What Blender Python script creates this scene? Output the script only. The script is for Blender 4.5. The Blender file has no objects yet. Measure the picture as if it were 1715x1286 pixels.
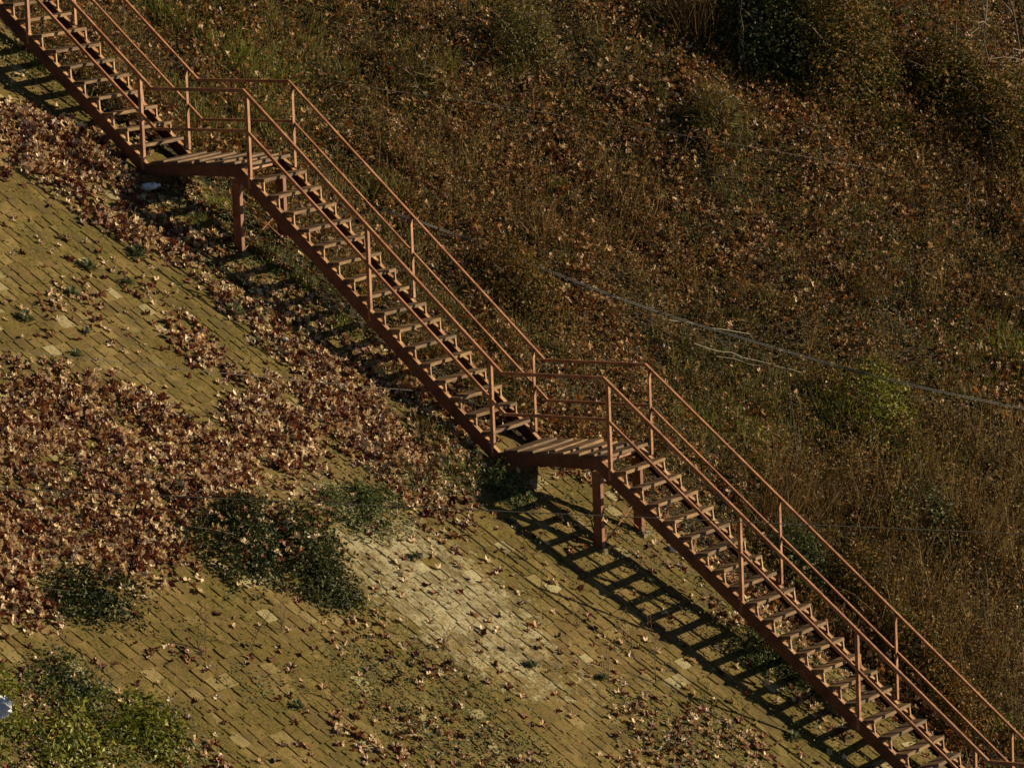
import bpy, math, random
import numpy as np
from mathutils import Matrix, Vector

# ------------------------------------------------------------------ camera, sky, sun, exposure
SC = bpy.context.scene
COL = SC.collection
RNG = np.random.default_rng(7)
random.seed(7)

cam_d = bpy.data.cameras.new('camera'); cam = bpy.data.objects.new('camera', cam_d); COL.objects.link(cam)
cr, cu, cf = Vector((0.87282127, 0.48658703, -0.03763105)), Vector((-0.04141820, 0.15068099, 0.98771442)), Vector((-0.48627931, 0.86053954, -0.15167113))
CAM = Vector((34.19664748, -54.23974904, 7.16402439))
cam.matrix_world = Matrix(((cr.x, cu.x, -cf.x, CAM.x), (cr.y, cu.y, -cf.y, CAM.y), (cr.z, cu.z, -cf.z, CAM.z), (0, 0, 0, 1)))
cam_d.sensor_width = 36; cam_d.lens = 36*8843.0419/1715; cam_d.clip_end = 500; cam_d.clip_start = .5
SC.camera = cam

SUN_EL, SUN_AZ = math.radians(14.6), math.radians(46.5)      # azimuth measured from +x towards +y
sdir = Vector((math.cos(SUN_EL)*math.cos(SUN_AZ), math.cos(SUN_EL)*math.sin(SUN_AZ), math.sin(SUN_EL)))
world = bpy.data.worlds.new('World'); SC.world = world; world.use_nodes = True
wn = world.node_tree; bg = wn.nodes['Background']
sky = wn.nodes.new('ShaderNodeTexSky'); sky.sky_type = 'NISHITA'; sky.sun_disc = False
sky.sun_elevation = SUN_EL; sky.sun_rotation = math.pi/2-SUN_AZ
wn.links.new(sky.outputs[0], bg.inputs[0]); bg.inputs[1].default_value = .05
sky.air_density = .45; sky.dust_density = .2; sky.altitude = 1200
sun_d = bpy.data.lights.new('sun', 'SUN'); sun = bpy.data.objects.new('sun', sun_d); COL.objects.link(sun)
sun_d.energy = 5.0; sun_d.angle = math.radians(.53); sun_d.color = (1, .86, .58)
sun.rotation_euler = (-sdir).to_track_quat('-Z', 'Y').to_euler()
sun.location = sdir*40
SC.view_settings.view_transform = 'Standard'; SC.view_settings.look = 'None'
SC.view_settings.exposure = .38; SC.view_settings.gamma = 1; SC.view_settings.use_curve_mapping = False

# ------------------------------------------------------------------ helpers: noise and terrain
def _hash(ix, iy, seed):
    h = (ix.astype(np.int64)*374761393 + iy.astype(np.int64)*668265263 + seed*974634777) & 0x7fffffff
    h = ((h ^ (h >> 13))*1274126177) & 0x7fffffff
    return ((h ^ (h >> 16)) & 0xffff)/65535.0
def vnoise(x, y, seed=0):
    x = np.asarray(x, float); y = np.asarray(y, float)
    ix = np.floor(x); iy = np.floor(y); fx = x-ix; fy = y-iy
    fx = fx*fx*(3-2*fx); fy = fy*fy*(3-2*fy)
    a = _hash(ix, iy, seed); b = _hash(ix+1, iy, seed); c = _hash(ix, iy+1, seed); d = _hash(ix+1, iy+1, seed)
    return (a*(1-fx)+b*fx)*(1-fy)+(c*(1-fx)+d*fx)*fy
def fbm(x, y, seed=0, oct=4):
    s = 0; a = .5; t = 0
    for k in range(oct):
        s = s+a*vnoise(x*2**k+17.3*k, y*2**k-9.1*k, seed+k); t += a; a *= .5
    return s/t-.5
def sstep(a, b, v):
    t = np.clip((v-a)/(b-a), 0, 1); return t*t*(3-2*t)
def terrain(x, y):
    """height of the embankment: an even paved bank, rising and roughening towards the brush"""
    x = np.asarray(x, float); y = np.asarray(y, float)
    z = -.69*x-1.12
    z = z+.22*1.3*np.log1p(np.exp(np.clip((y-3.6)/1.3, -30, 30)))
    z = z+.10*fbm(x*.30, y*.30, 3, 3)
    rough = sstep(1.4, 4.0, y)
    z = z+rough*(.55*fbm(x*.45, y*.45, 11, 3)+.16*fbm(x*1.7, y*1.7, 23, 3))
    # shallow drainage dip between the stairs and the tall brush
    z = z-.18*np.exp(-((y-1.9)/.55)**2)*sstep(5.2, 6.5, x)
    return z

def normal(x, y, e=.06):
    zx = (terrain(x+e, y)-terrain(x-e, y))/(2*e); zy = (terrain(x, y+e)-terrain(x, y-e))/(2*e)
    n = np.stack([-zx, -zy, np.ones_like(zx)], -1)
    return n/np.linalg.norm(n, axis=-1, keepdims=True)
def inpoly(x, y, poly):
    c = np.zeros(x.shape, bool); n = len(poly)
    for i in range(n):
        x1, y1 = poly[i]; x2, y2 = poly[(i+1) % n]
        if y1 == y2: continue
        c ^= ((y1 > y) != (y2 > y)) & (x < (x2-x1)*(y-y1)/(y2-y1)+x1)
    return c
def density(x, y, layers, default, warp=.7, seed=50, soft=.11):
    jx = np.random.default_rng(len(x)).normal(0, soft, x.shape); jy = np.random.default_rng(len(x)+1).normal(0, soft*1.4, x.shape)
    x0, y0 = x, y; x = x+jx; y = y+jy
    wx = x+warp*fbm(x*1.1, y*1.1, seed, 3); wy = y+warp*1.6*fbm(x*1.1, y*1.1, seed+9, 3)
    v = default(x0, y0) if callable(default) else np.full(x.shape, float(default))
    for dens, poly in layers:
        v = np.where(inpoly(wx, wy, poly), dens, v)
    return v

# ------------------------------------------------------------------ helpers: objects
def tag(o, label=None, cat=None, group=None, kind=None):
    for k, v in (('label', label), ('category', cat), ('group', group), ('kind', kind)):
        if v: o[k] = v
    return o
def link(name, me, parent=None, mat=None):
    o = bpy.data.objects.new(name, me); COL.objects.link(o)
    if parent: o.parent = parent
    if mat and me is not None and not me.materials: me.materials.append(mat)
    return o
def empty(name, loc=(0, 0, 0)):
    o = bpy.data.objects.new(name, None); COL.objects.link(o); o.location = loc; o.empty_display_size = .1
    return o
def mesh_np(name, V, T, rnd=None, mat=None, smooth=False):
    V = np.asarray(V, np.float32); T = np.asarray(T, np.int32)
    me = bpy.data.meshes.new(name)
    me.vertices.add(len(V)); me.vertices.foreach_set('co', V.ravel())
    k = T.shape[1]
    me.loops.add(T.size); me.loops.foreach_set('vertex_index', T.ravel())
    me.polygons.add(len(T)); me.polygons.foreach_set('loop_start', np.arange(0, T.size, k, dtype=np.int32))
    if rnd is not None:
        a = me.attributes.new('rnd', 'FLOAT', 'POINT'); a.data.foreach_set('value', np.asarray(rnd, np.float32))
    me.polygons.foreach_set('use_smooth', np.full(len(T), smooth, bool))
    me.update(); me.validate()
    if mat: me.materials.append(mat)
    return me
def mesh_py(name, V, F, mat=None):
    me = bpy.data.meshes.new(name); me.from_pydata([tuple(v) for v in V], [], F); me.update()
    if mat: me.materials.append(mat)
    return me
class MB:
    """collects boxes, sweeps and tubes for one mesh"""
    def __init__(s): s.V = []; s.F = []
    def add(s, V, F):
        b = len(s.V); s.V += [tuple(v) for v in V]; s.F += [tuple(i+b for i in f) for f in F]
    def box(s, x0, x1, y0, y1, z0, z1):
        s.add([(x, y, z) for x in (x0, x1) for y in (y0, y1) for z in (z0, z1)],
              [(0, 1, 3, 2), (4, 6, 7, 5), (0, 4, 5, 1), (2, 3, 7, 6), (0, 2, 6, 4), (1, 5, 7, 3)])
    def sweep(s, path, lo, hi, y0, y1):
        """a strip in the x-z plane between two mitred offsets of a path, given thickness in y"""
        n = len(path); A = []; B = []
        for i, (x, z) in enumerate(path):
            ds = []
            if i > 0: ds.append((Vector((x, z))-Vector(path[i-1])).normalized())
            if i < n-1: ds.append((Vector(path[i+1])-Vector((x, z))).normalized())
            ns = [Vector((-d.y, d.x)) if d.x > 0 else Vector((d.y, -d.x)) for d in ds]
            m = sum(ns, Vector((0, 0))).normalized(); k = 1/max(.4, m.dot(ns[0]))
            A.append((x+m.x*k*lo, z+m.y*k*lo)); B.append((x+m.x*k*hi, z+m.y*k*hi))
        V = []
        for a, b in zip(A, B): V += [(a[0], y0, a[1]), (a[0], y1, a[1]), (b[0], y1, b[1]), (b[0], y0, b[1])]
        F = [(0, 1, 2, 3), tuple(4*(n-1)+k for k in (3, 2, 1, 0))]
        for i in range(n-1):
            for k in range(4):
                F.append((4*i+k, 4*i+4+k, 4*i+4+(k+1) % 4, 4*i+(k+1) % 4))
        s.add(V, F)
    def tube(s, P, r, n=6, taper=None):
        P = [Vector(p) for p in P]; m = len(P); V = []; F = []
        for i, p in enumerate(P):
            d = (P[min(i+1, m-1)]-P[max(i-1, 0)]).normalized()
            a = d.orthogonal().normalized() if abs(d.z) > .9 else d.cross(Vector((0, 0, 1))).normalized()
            b = d.cross(a); rr = r*(1+((taper or 1)-1)*i/(m-1))
            for k in range(n):
                t = 2*math.pi*k/n; V.append(p+a*(rr*math.cos(t))+b*(rr*math.sin(t)))
        for i in range(m-1):
            for k in range(n): F.append((i*n+k, i*n+(k+1) % n, i*n+n+(k+1) % n, i*n+n+k))
        F += [tuple(range(n))[::-1], tuple(range((m-1)*n, m*n))]
        s.add(V, F)
    def build(s, name, mat, parent=None, bevel=0):
        o = link(name, mesh_py(name, s.V, s.F, mat), parent)
        if bevel:
            m = o.modifiers.new('bevel', 'BEVEL'); m.width = bevel; m.segments = 1; m.limit_method = 'ANGLE'
        return o

# ------------------------------------------------------------------ helpers: materials
def new_mat(name):
    m = bpy.data.materials.new(name); m.use_nodes = True; nt = m.node_tree
    return m, nt, nt.nodes['Principled BSDF']
def N(nt, typ, **kw):
    n = nt.nodes.new(typ)
    for k, v in kw.items():
        if k in ('noise_dimensions', 'operation', 'blend_type', 'data_type', 'attribute_name', 'feature', 'distance'): setattr(n, k, v)
        else: n.inputs[k].default_value = v
    return n
def ramp(nt, fac, stops):
    r = nt.nodes.new('ShaderNodeValToRGB'); e = r.color_ramp.elements
    while len(e) < len(stops): e.new(.5)
    for el, (p, c) in zip(e, stops): el.position = p; el.color = (*c, 1)
    nt.links.new(fac, r.inputs[0]); return r
def mixc(nt, fac, a, b, typ='MIX'):
    m = nt.nodes.new('ShaderNodeMix'); m.data_type = 'RGBA'; m.blend_type = typ
    for sock, v in ((m.inputs[0], fac), (m.inputs[6], a), (m.inputs[7], b)):
        if isinstance(v, (int, float)): sock.default_value = v
        elif isinstance(v, tuple): sock.default_value = (*v, 1)
        else: nt.links.new(v, sock)
    return m.outputs[2]
def math_(nt, op, a, b=0.):
    m = nt.nodes.new('ShaderNodeMath'); m.operation = op
    for i, v in enumerate((a, b)):
        if isinstance(v, (int, float)): m.inputs[i].default_value = v
        else: nt.links.new(v, m.inputs[i])
    return m.outputs[0]
def pos_noise(nt, scale, detail=4, rough=.55):
    g = nt.nodes.new('ShaderNodeNewGeometry')
    n = N(nt, 'ShaderNodeTexNoise', Scale=scale, Detail=detail, Roughness=rough)
    nt.links.new(g.outputs['Position'], n.inputs['Vector']); return n.outputs['Fac']
def bump(nt, p, h, strength=.4, dist=.01):
    b = N(nt, 'ShaderNodeBump', Strength=strength, Distance=dist)
    nt.links.new(h, b.inputs['Height']); nt.links.new(b.outputs[0], p.inputs['Normal'])
def leaf_mat(name, stops, trans=.25, rough=.6, spec=.3, blotch=30.):
    """foliage: colour picked per leaf by the rnd attribute, a little light coming through"""
    m, nt, p = new_mat(name)
    at = N(nt, 'ShaderNodeAttribute', attribute_name='rnd')
    oi = nt.nodes.new('ShaderNodeObjectInfo')
    f = math_(nt, 'FRACT', math_(nt, 'ADD', at.outputs['Fac'], math_(nt, 'MULTIPLY', oi.outputs['Random'], .999)))
    n = pos_noise(nt, blotch, 2)
    f = math_(nt, 'ADD', f, math_(nt, 'MULTIPLY', math_(nt, 'SUBTRACT', n, .5), .35))
    r = ramp(nt, f, stops)
    nt.links.new(r.outputs[0], p.inputs['Base Color'])
    p.inputs['Roughness'].default_value = rough; p.inputs['Specular IOR Level'].default_value = spec
    t = nt.nodes.new('ShaderNodeBsdfTranslucent'); nt.links.new(r.outputs[0], t.inputs[0])
    mx = nt.nodes.new('ShaderNodeMixShader'); mx.inputs[0].default_value = trans
    nt.links.new(p.outputs[0], mx.inputs[1]); nt.links.new(t.outputs[0], mx.inputs[2])
    nt.links.new(mx.outputs[0], nt.nodes['Material Output'].inputs[0])
    return m

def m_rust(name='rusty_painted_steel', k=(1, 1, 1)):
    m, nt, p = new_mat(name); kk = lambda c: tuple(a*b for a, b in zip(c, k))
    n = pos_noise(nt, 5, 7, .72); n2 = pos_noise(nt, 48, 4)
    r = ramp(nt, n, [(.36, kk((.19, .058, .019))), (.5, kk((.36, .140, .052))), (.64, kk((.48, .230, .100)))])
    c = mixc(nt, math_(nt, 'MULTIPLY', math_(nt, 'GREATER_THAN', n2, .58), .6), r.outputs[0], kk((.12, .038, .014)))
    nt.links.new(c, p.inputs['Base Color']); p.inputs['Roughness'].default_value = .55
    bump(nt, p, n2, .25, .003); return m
def m_tread():
    m, nt, p = new_mat('worn_brown_tread')
    g = nt.nodes.new('ShaderNodeNewGeometry'); mp = N(nt, 'ShaderNodeMapping'); mp.inputs['Scale'].default_value = (38, 2.2, 38)
    nt.links.new(g.outputs['Position'], mp.inputs['Vector'])
    gr = N(nt, 'ShaderNodeTexNoise', Scale=1., Detail=5.); nt.links.new(mp.outputs[0], gr.inputs['Vector'])
    n = pos_noise(nt, 6, 5, .65)
    oi = nt.nodes.new('ShaderNodeObjectInfo')
    f = math_(nt, 'ADD', math_(nt, 'MULTIPLY', gr.outputs['Fac'], .5), math_(nt, 'MULTIPLY', n, .5))
    f = math_(nt, 'ADD', f, math_(nt, 'MULTIPLY', math_(nt, 'SUBTRACT', oi.outputs['Random'], .5), .16))
    r = ramp(nt, f, [(.34, (.070, .032, .009)), (.5, (.170, .082, .024)), (.66, (.32, .172, .056))])
    nt.links.new(r.outputs[0], p.inputs['Base Color']); p.inputs['Roughness'].default_value = .75
    bump(nt, p, gr.outputs['Fac'], .4, .004); return m
def m_soil():
    m, nt, p = new_mat('hillside_soil')
    n = pos_noise(nt, 2.2, 6, .65); n2 = pos_noise(nt, 45, 4, .7)
    r = ramp(nt, n, [(.32, (.030, .016, .007)), (.5, (.060, .034, .013)), (.66, (.065, .048, .015))])
    r2 = ramp(nt, n2, [(.35, (.45, .45, .45)), (.65, (1.4, 1.3, 1.2))])
    c = mixc(nt, 1., r.outputs[0], r2.outputs[0], 'MULTIPLY')
    nt.links.new(c, p.inputs['Base Color']); p.inputs['Roughness'].default_value = .95
    bump(nt, p, n2, .8, .03); return m
PALE = (4.47, -3.51)      # where the lime-whitened bricks are
def m_brick():
    m, nt, p = new_mat('mossy_brick')
    at = N(nt, 'ShaderNodeAttribute', attribute_name='rnd'); oi = nt.nodes.new('ShaderNodeObjectInfo')
    f = math_(nt, 'FRACT', math_(nt, 'ADD', at.outputs['Fac'], math_(nt, 'MULTIPLY', oi.outputs['Random'], .999)))
    base = ramp(nt, f, [(0, (.165, .105, .034)), (.35, (.215, .140, .045)), (.7, (.255, .172, .056)), (.9, (.285, .200, .074)), (.972, (.31, .230, .095)), (.98, (.40, .325, .165)), (1, (.45, .375, .20))])
    n1 = pos_noise(nt, 1.1, 5, .6); n2 = pos_noise(nt, 26, 5, .7); n3 = pos_noise(nt, 7, 5, .65)
    moss = math_(nt, 'ADD', math_(nt, 'MULTIPLY', n1, .55), math_(nt, 'MULTIPLY', n3, .45))
    moss = math_(nt, 'ADD', moss, math_(nt, 'MULTIPLY', math_(nt, 'SUBTRACT', n2, .5), .22))
    mk = ramp(nt, moss, [(.44, (0, 0, 0)), (.56, (1, 1, 1))])
    notpale = math_(nt, 'SUBTRACT', .9, math_(nt, 'MULTIPLY', math_(nt, 'GREATER_THAN', f, .95), .75))
    mossc = ramp(nt, n2, [(.3, (.066, .049, .008)), (.55, (.140, .106, .018)), (.75, (.205, .158, .034))])
    c = mixc(nt, math_(nt, 'MULTIPLY', mk.outputs[0], notpale), base.outputs[0], mossc.outputs[0])
    # lime bloom on one patch of the bank
    g = nt.nodes.new('ShaderNodeNewGeometry'); sx = nt.nodes.new('ShaderNodeSeparateXYZ'); nt.links.new(g.outputs['Position'], sx.inputs[0])
    dx = math_(nt, 'MULTIPLY', math_(nt, 'SUBTRACT', sx.outputs[0], PALE[0]), .62); dy = math_(nt, 'MULTIPLY', math_(nt, 'SUBTRACT', sx.outputs[1], PALE[1]), .80)
    d2 = math_(nt, 'ADD', math_(nt, 'POWER', math_(nt, 'ABSOLUTE', dx), 2.), math_(nt, 'POWER', math_(nt, 'ABSOLUTE', dy), 2.))
    pm = math_(nt, 'SUBTRACT', math_(nt, 'ADD', n3, math_(nt, 'MULTIPLY', n2, .5)), math_(nt, 'ADD', .52, math_(nt, 'MULTIPLY', d2, .21)))
    pm = ramp(nt, pm, [(.02, (0, 0, 0)), (.26, (1, 1, 1))])
    c = mixc(nt, math_(nt, 'MULTIPLY', pm.outputs[0], .7), c, (.54, .47, .30))
    n4 = pos_noise(nt, 70, 3, .7)
    dk = ramp(nt, math_(nt, 'ADD', math_(nt, 'MULTIPLY', n2, .55), math_(nt, 'MULTIPLY', n4, .45)), [(.36, (.28, .24, .19)), (.46, (.80, .78, .74)), (.56, (1., 1., 1.)), (.7, (1.18, 1.18, 1.16))])
    c = mixc(nt, 1., c, dk.outputs[0], 'MULTIPLY')
    nd = pos_noise(nt, 2.3, 7, .72); dm = ramp(nt, nd, [(.50, (0, 0, 0)), (.63, (1, 1, 1))])
    c = mixc(nt, math_(nt, 'MULTIPLY', dm.outputs[0], .75), c, (.105, .070, .026))
    nt.links.new(c, p.inputs['Base Color']); p.inputs['Roughness'].default_value = .92; p.inputs['Specular IOR Level'].default_value = .2
    h = math_(nt, 'ADD', math_(nt, 'MULTIPLY', n2, .7), math_(nt, 'MULTIPLY', n3, .6))
    bump(nt, p, h, .5, .009); return m
def m_bed():
    m, nt, p = new_mat('moss_and_mud'); a = pos_noise(nt, 3.1, 6, .65); b = pos_noise(nt, 34, 5, .7)
    f = math_(nt, 'ADD', math_(nt, 'MULTIPLY', a, .5), math_(nt, 'MULTIPLY', b, .5))
    r = ramp(nt, f, [(.33, (.055, .036, .012)), (.46, (.135, .092, .026)), (.58, (.185, .135, .034)), (.72, (.25, .19, .065))])
    nt.links.new(r.outputs[0], p.inputs['Base Color']); p.inputs['Roughness'].default_value = .95; p.inputs['Specular IOR Level'].default_value = .15
    bump(nt, p, b, .8, .018); return m
def m_simple(name, col, rough=.6, var=.25, scale=20, metal=0):
    m, nt, p = new_mat(name); n = pos_noise(nt, scale, 4)
    r = ramp(nt, n, [(.3, tuple(c*(1-var) for c in col)), (.7, tuple(min(1, c*(1+var)) for c in col))])
    nt.links.new(r.outputs[0], p.inputs['Base Color']); p.inputs['Roughness'].default_value = rough; p.inputs['Metallic'].default_value = metal
    bump(nt, p, n, .2, .004); return m

RUST, TREAD, SOIL, BRICK = m_rust(), m_tread(), m_soil(), m_brick()
COLRUST = m_rust('column_rust', (.66, .50, .42)); SHADEDRUST = m_rust('shade_dark_rust', (.38, .27, .21)); SUNRUST = m_rust('sunlit_tan_steel', (1.25, 1.6, 1.75))  # same steel: stringer darkened as shade, top flange and brackets lightened as sunlight
BED = m_bed()
WIRE = m_simple('dull_cable_sheath', (.085, .068, .048), .9, .2, 40)
CABLE = m_simple('grey_cable_sheath', (.12, .11, .095), .6, .2, 40)
CANE = m_simple('bleached_cane', (.42, .36, .25), .6, .3, 30)
BARK = m_simple('pale_bark', (.24, .18, .12), .8, .35, 40)
DARKBARK = m_simple('brown_stem', (.11, .07, .04), .85, .3, 40)
PADC = m_simple('mossy_concrete', (.15, .115, .055), .95, .4, 18)
STONE = m_simple('grey_stone', (.26, .24, .19), .9, .25, 20)
WHITE = m_simple('white_plastic', (.80, .80, .82), .4, .06, 20)
LITTER = leaf_mat('dry_plane_leaf', [(0, (.07, .016, .006)), (.25, (.20, .052, .018)), (.44, (.34, .140, .056)), (.58, (.56, .34, .155)), (1, (.82, .63, .39))], .2, .5, .45, 18)
LITTERD = leaf_mat('old_brown_leaf', [(0, (.07, .020, .005)), (.35, (.20, .066, .016)), (.65, (.36, .155, .045)), (.85, (.54, .30, .115)), (1, (.76, .54, .30))], .28, .5, .45, 18)
BRUSH = leaf_mat('dry_brush', [(0, (.055, .024, .008)), (.4, (.130, .070, .022)), (.75, (.215, .130, .042)), (1, (.37, .25, .10))], .3, .7, .2, 8)
GRASS = leaf_mat('olive_grass', [(0, (.045, .038, .007)), (.45, (.130, .115, .020)), (.8, (.225, .190, .042)), (1, (.36, .28, .085))], .3, .6, .3, 5)
FRESH = leaf_mat('fresh_grass', [(0, (.045, .056, .006)), (.5, (.155, .180, .020)), (1, (.34, .33, .065))], .35, .6, .25, 5)
SAGE = leaf_mat('sage_rosette', [(0, (.075, .085, .035)), (.5, (.17, .19, .085)), (1, (.34, .34, .18))], .25, .6, .25, 8)
WEED = leaf_mat('grey_green_weed', [(0, (.028, .042, .010)), (.5, (.090, .115, .032)), (1, (.24, .25, .095))], .25, .6, .25, 8)
IVY = leaf_mat('dark_ivy', [(0, (.014, .020, .006)), (.5, (.046, .058, .017)), (.85, (.095, .105, .030)), (1, (.26, .24, .095))], .15, .6, .22, 8)
SPURGE = leaf_mat('yellow_green_shrub', [(0, (.055, .066, .006)), (.5, (.20, .215, .024)), (1, (.44, .42, .08))], .3, .5, .35, 6)
OLIVE = leaf_mat('olive_yellow_shrub', [(0, (.045, .045, .010)), (.5, (.130, .115, .026)), (1, (.28, .22, .07))], .3, .5, .35, 6)
MIXED = leaf_mat('bramble_leaf', [(0, (.028, .030, .006)), (.3, (.090, .080, .013)), (.6, (.195, .120, .026)), (.85, (.30, .140, .036)), (1, (.52, .34, .13))], .28, .65, .2, 6)

# ------------------------------------------------------------------ the hillside
def axis(lo, a, b, hi, step):
    core = np.arange(a, b+step/2, step)
    return np.concatenate([np.linspace(lo, a, 8)[:-1], core, np.linspace(b, hi, 8)[1:]])
def sheet(name, xs, ys, dz, mat, keep=None):
    X, Y = np.meshgrid(xs, ys, indexing='ij'); Z = terrain(X, Y)+dz
    V = np.stack([X, Y, Z], -1).reshape(-1, 3); n, m = X.shape
    i = np.arange(n-1)[:, None]*m+np.arange(m-1)[None]
    Q = np.stack([i, i+m, i+m+1, i+1], -1).reshape(-1, 4)
    if keep is not None:
        c = V[Q].mean(1); Q = Q[keep(c[:, 0], c[:, 1])]
        u, inv = np.unique(Q, return_inverse=True); V = V[u]; Q = inv.reshape(-1, 4)
    return link(name, mesh_np(name, V, Q, mat=mat, smooth=True))
hill = sheet('hillside', axis(-30, -9, 13, 34, .11), axis(-34, -17, 24, 44, .11), 0, SOIL)
tag(hill, kind='structure')

FRAME = [(-5.13, 1.48), (2.18, 19.82), (9.45, 2.46), (4.83, -13.38)]
def pave_edge(x):      # how far the paving reaches past the stairs
    return .75+1.0*sstep(2.4, 4.2, x)+.5*fbm(x*.9, x*0+3, 71, 2)
def paved(x, y):
    return y < pave_edge(x)

def mud(x, y):         # joint mud and moss, in places spread over the bricks
    m = sstep(.05, .30, fbm(x*1.25, y*1.25, 141, 5))*(1-np.exp(-((x-PALE[0])**2+(y-PALE[1])**2)/1.6))
    return .003+.024*m+(.005+.022*m)*fbm(x*6, y*6, 151, 3)
bx_, by_ = np.arange(-9, 12.5, .06), np.arange(-17, 2.6, .06)
paving = sheet('paved_bank', bx_, by_, mud(*np.meshgrid(bx_, by_, indexing='ij')), BED, keep=lambda x, y: paved(x, y) & inpoly(x, y, FRAME))
tag(paving, kind='structure')

# ------------------------------------------------------------------ ground cover maps (densities over the ground, 0 to 9)
RIGHT = lambda x, y: np.where(y > 1.4, 4.2, .22)
LIT = [
 (6, [(-4.48, 3.81), (-0.90, 13.45), (2.56, 12.62), (4.05, 9.71), (0.49, 6.28), (-0.39, 3.75), (-2.36, 3.84)]),
 (8, [(-1.42, 9.91), (-0.71, 11.40), (0.63, 12.05), (2.17, 12.86), (2.80, 10.52), (1.44, 8.74), (-0.37, 8.94)]),
 (6.5, [(0.61, 16.29), (2.18, 19.82), (3.19, 17.39), (2.86, 15.24), (1.86, 14.55)]),
 (6.5, [(-3.25, 7.54), (-2.49, 9.49), (-1.71, 8.06), (-1.65, 6.96), (-2.50, 6.23)]),
 (3.8, [(-0.32, 3.63), (0.49, 6.28), (4.05, 9.71), (5.51, 11.86), (6.65, 9.12), (3.33, 4.91), (2.08, 3.30)]),
 (1.8, [(3.09, 4.23), (6.65, 9.12), (9.63, 2.03), (8.24, 2.15), (4.53, 3.33)]),
 (5.0, [(-3.34, 4.14), (-2.63, 2.55), (-0.79, 2.08), (0.41, 2.36), (0.59, 3.24), (2.00, 2.81), (2.52, 2.78), (2.87, 3.52), (3.89, 2.67), (3.75, 1.05), (3.20, 1.19), (2.83, 0.09), (1.42, -0.00), (-0.19, -0.06), (-1.68, 0.19), (-3.00, 0.38), (-4.12, 0.76), (-5.02, 2.13), (-4.48, 3.81)]),
 (9, [(0.17, -6.43), (0.65, -5.14), (1.13, -4.42), (1.69, -4.45), (2.07, -4.43), (2.52, -4.29), (2.68, -5.19), (2.88, -6.37), (3.33, -6.73), (3.32, -7.91), (3.10, -8.72), (3.41, -9.98), (3.11, -10.81)]),
 (9, [(1.62, -3.31), (1.47, -2.41), (1.48, -0.67), (1.95, -0.35), (2.46, -0.25), (2.90, -0.47), (3.14, -1.60), (2.85, -2.48), (2.83, -3.77), (2.52, -4.29), (2.04, -4.38)]),
 (7.5, [(-3.11, -1.53), (-2.72, -1.10), (-2.54, -0.33), (-2.03, -0.06), (-1.26, -0.36), (-0.59, -0.35), (0.18, -0.26), (0.89, -0.20), (1.50, -0.13), (1.88, -0.22), (1.56, -0.80), (1.23, -1.47), (0.85, -1.38), (-0.03, -1.13), (-0.63, -1.35), (-1.33, -1.56), (-1.83, -1.30), (-2.29, -2.75)]),
 (2.4, [(-1.18, 0.07), (-1.00, 1.56), (-0.16, 1.58), (0.82, 1.33), (1.92, 0.84), (2.62, 0.47), (2.36, -0.23), (1.50, -0.13), (0.92, -0.26), (0.13, -0.58)]),
 (6.5, [(0.45, -2.57), (0.53, -2.19), (0.90, -2.59), (1.13, -2.44), (1.11, -3.00), (0.67, -3.18)]),
 (5, [(1.41, -0.54), (1.61, 0.39), (2.39, 0.31), (2.93, 0.50), (3.38, -0.04), (3.26, -0.99), (2.72, -0.86)]),
 (4.5, [(3.10, -2.64), (3.14, -1.60), (3.56, -0.94), (3.99, -2.01), (3.43, -2.81)]),
 (4.0, [(-0.34, -3.86), (-0.27, -3.22), (-0.05, -3.57), (-0.15, -4.10)]),
 (4.0, [(-0.28, -2.50), (-0.09, -2.09), (0.14, -2.40), (-0.04, -2.76)]),
 (4.0, [(-0.35, -4.82), (-0.19, -4.28), (0.03, -4.62), (-0.12, -5.12)]),
 (4.0, [(3.34, -1.96), (3.70, -1.62), (4.05, -2.13), (4.03, -2.65), (3.72, -2.36)]),
 (2.0, [(5.29, -6.83), (5.58, -6.07), (6.01, -6.71), (6.01, -7.46), (5.61, -7.51)]),
 (2.2, [(5.71, -5.91), (6.17, -5.16), (6.59, -5.82), (6.23, -7.10)]),
 (2.0, [(6.47, -2.68), (6.73, -1.42), (7.30, -1.36), (8.01, -1.74), (7.10, -3.90)]),
 (2.5, [(5.71, 0.63), (6.16, 1.62), (7.18, 1.12), (7.82, 0.39), (7.31, -0.12), (6.28, 0.26)]),
 (1.4, [(4.19, -5.31), (4.83, -5.26), (6.13, -4.29), (5.93, -4.73), (4.99, -5.68), (4.40, -5.93)]),
 (5.0, [(4.14, -8.40), (4.18, -7.95), (4.39, -8.12), (4.33, -8.60)]),
 (1.6, [(3.35, -11.17), (3.83, -9.96), (4.74, -9.04), (5.81, -9.76), (4.83, -13.38)]),
]
IVYP = [(2.62, -5.47), (2.92, -4.18), (3.36, -3.89), (4.00, -4.99), (3.71, -6.26), (3.24, -6.35)]
LIT.append((2.0, IVYP))
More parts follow.
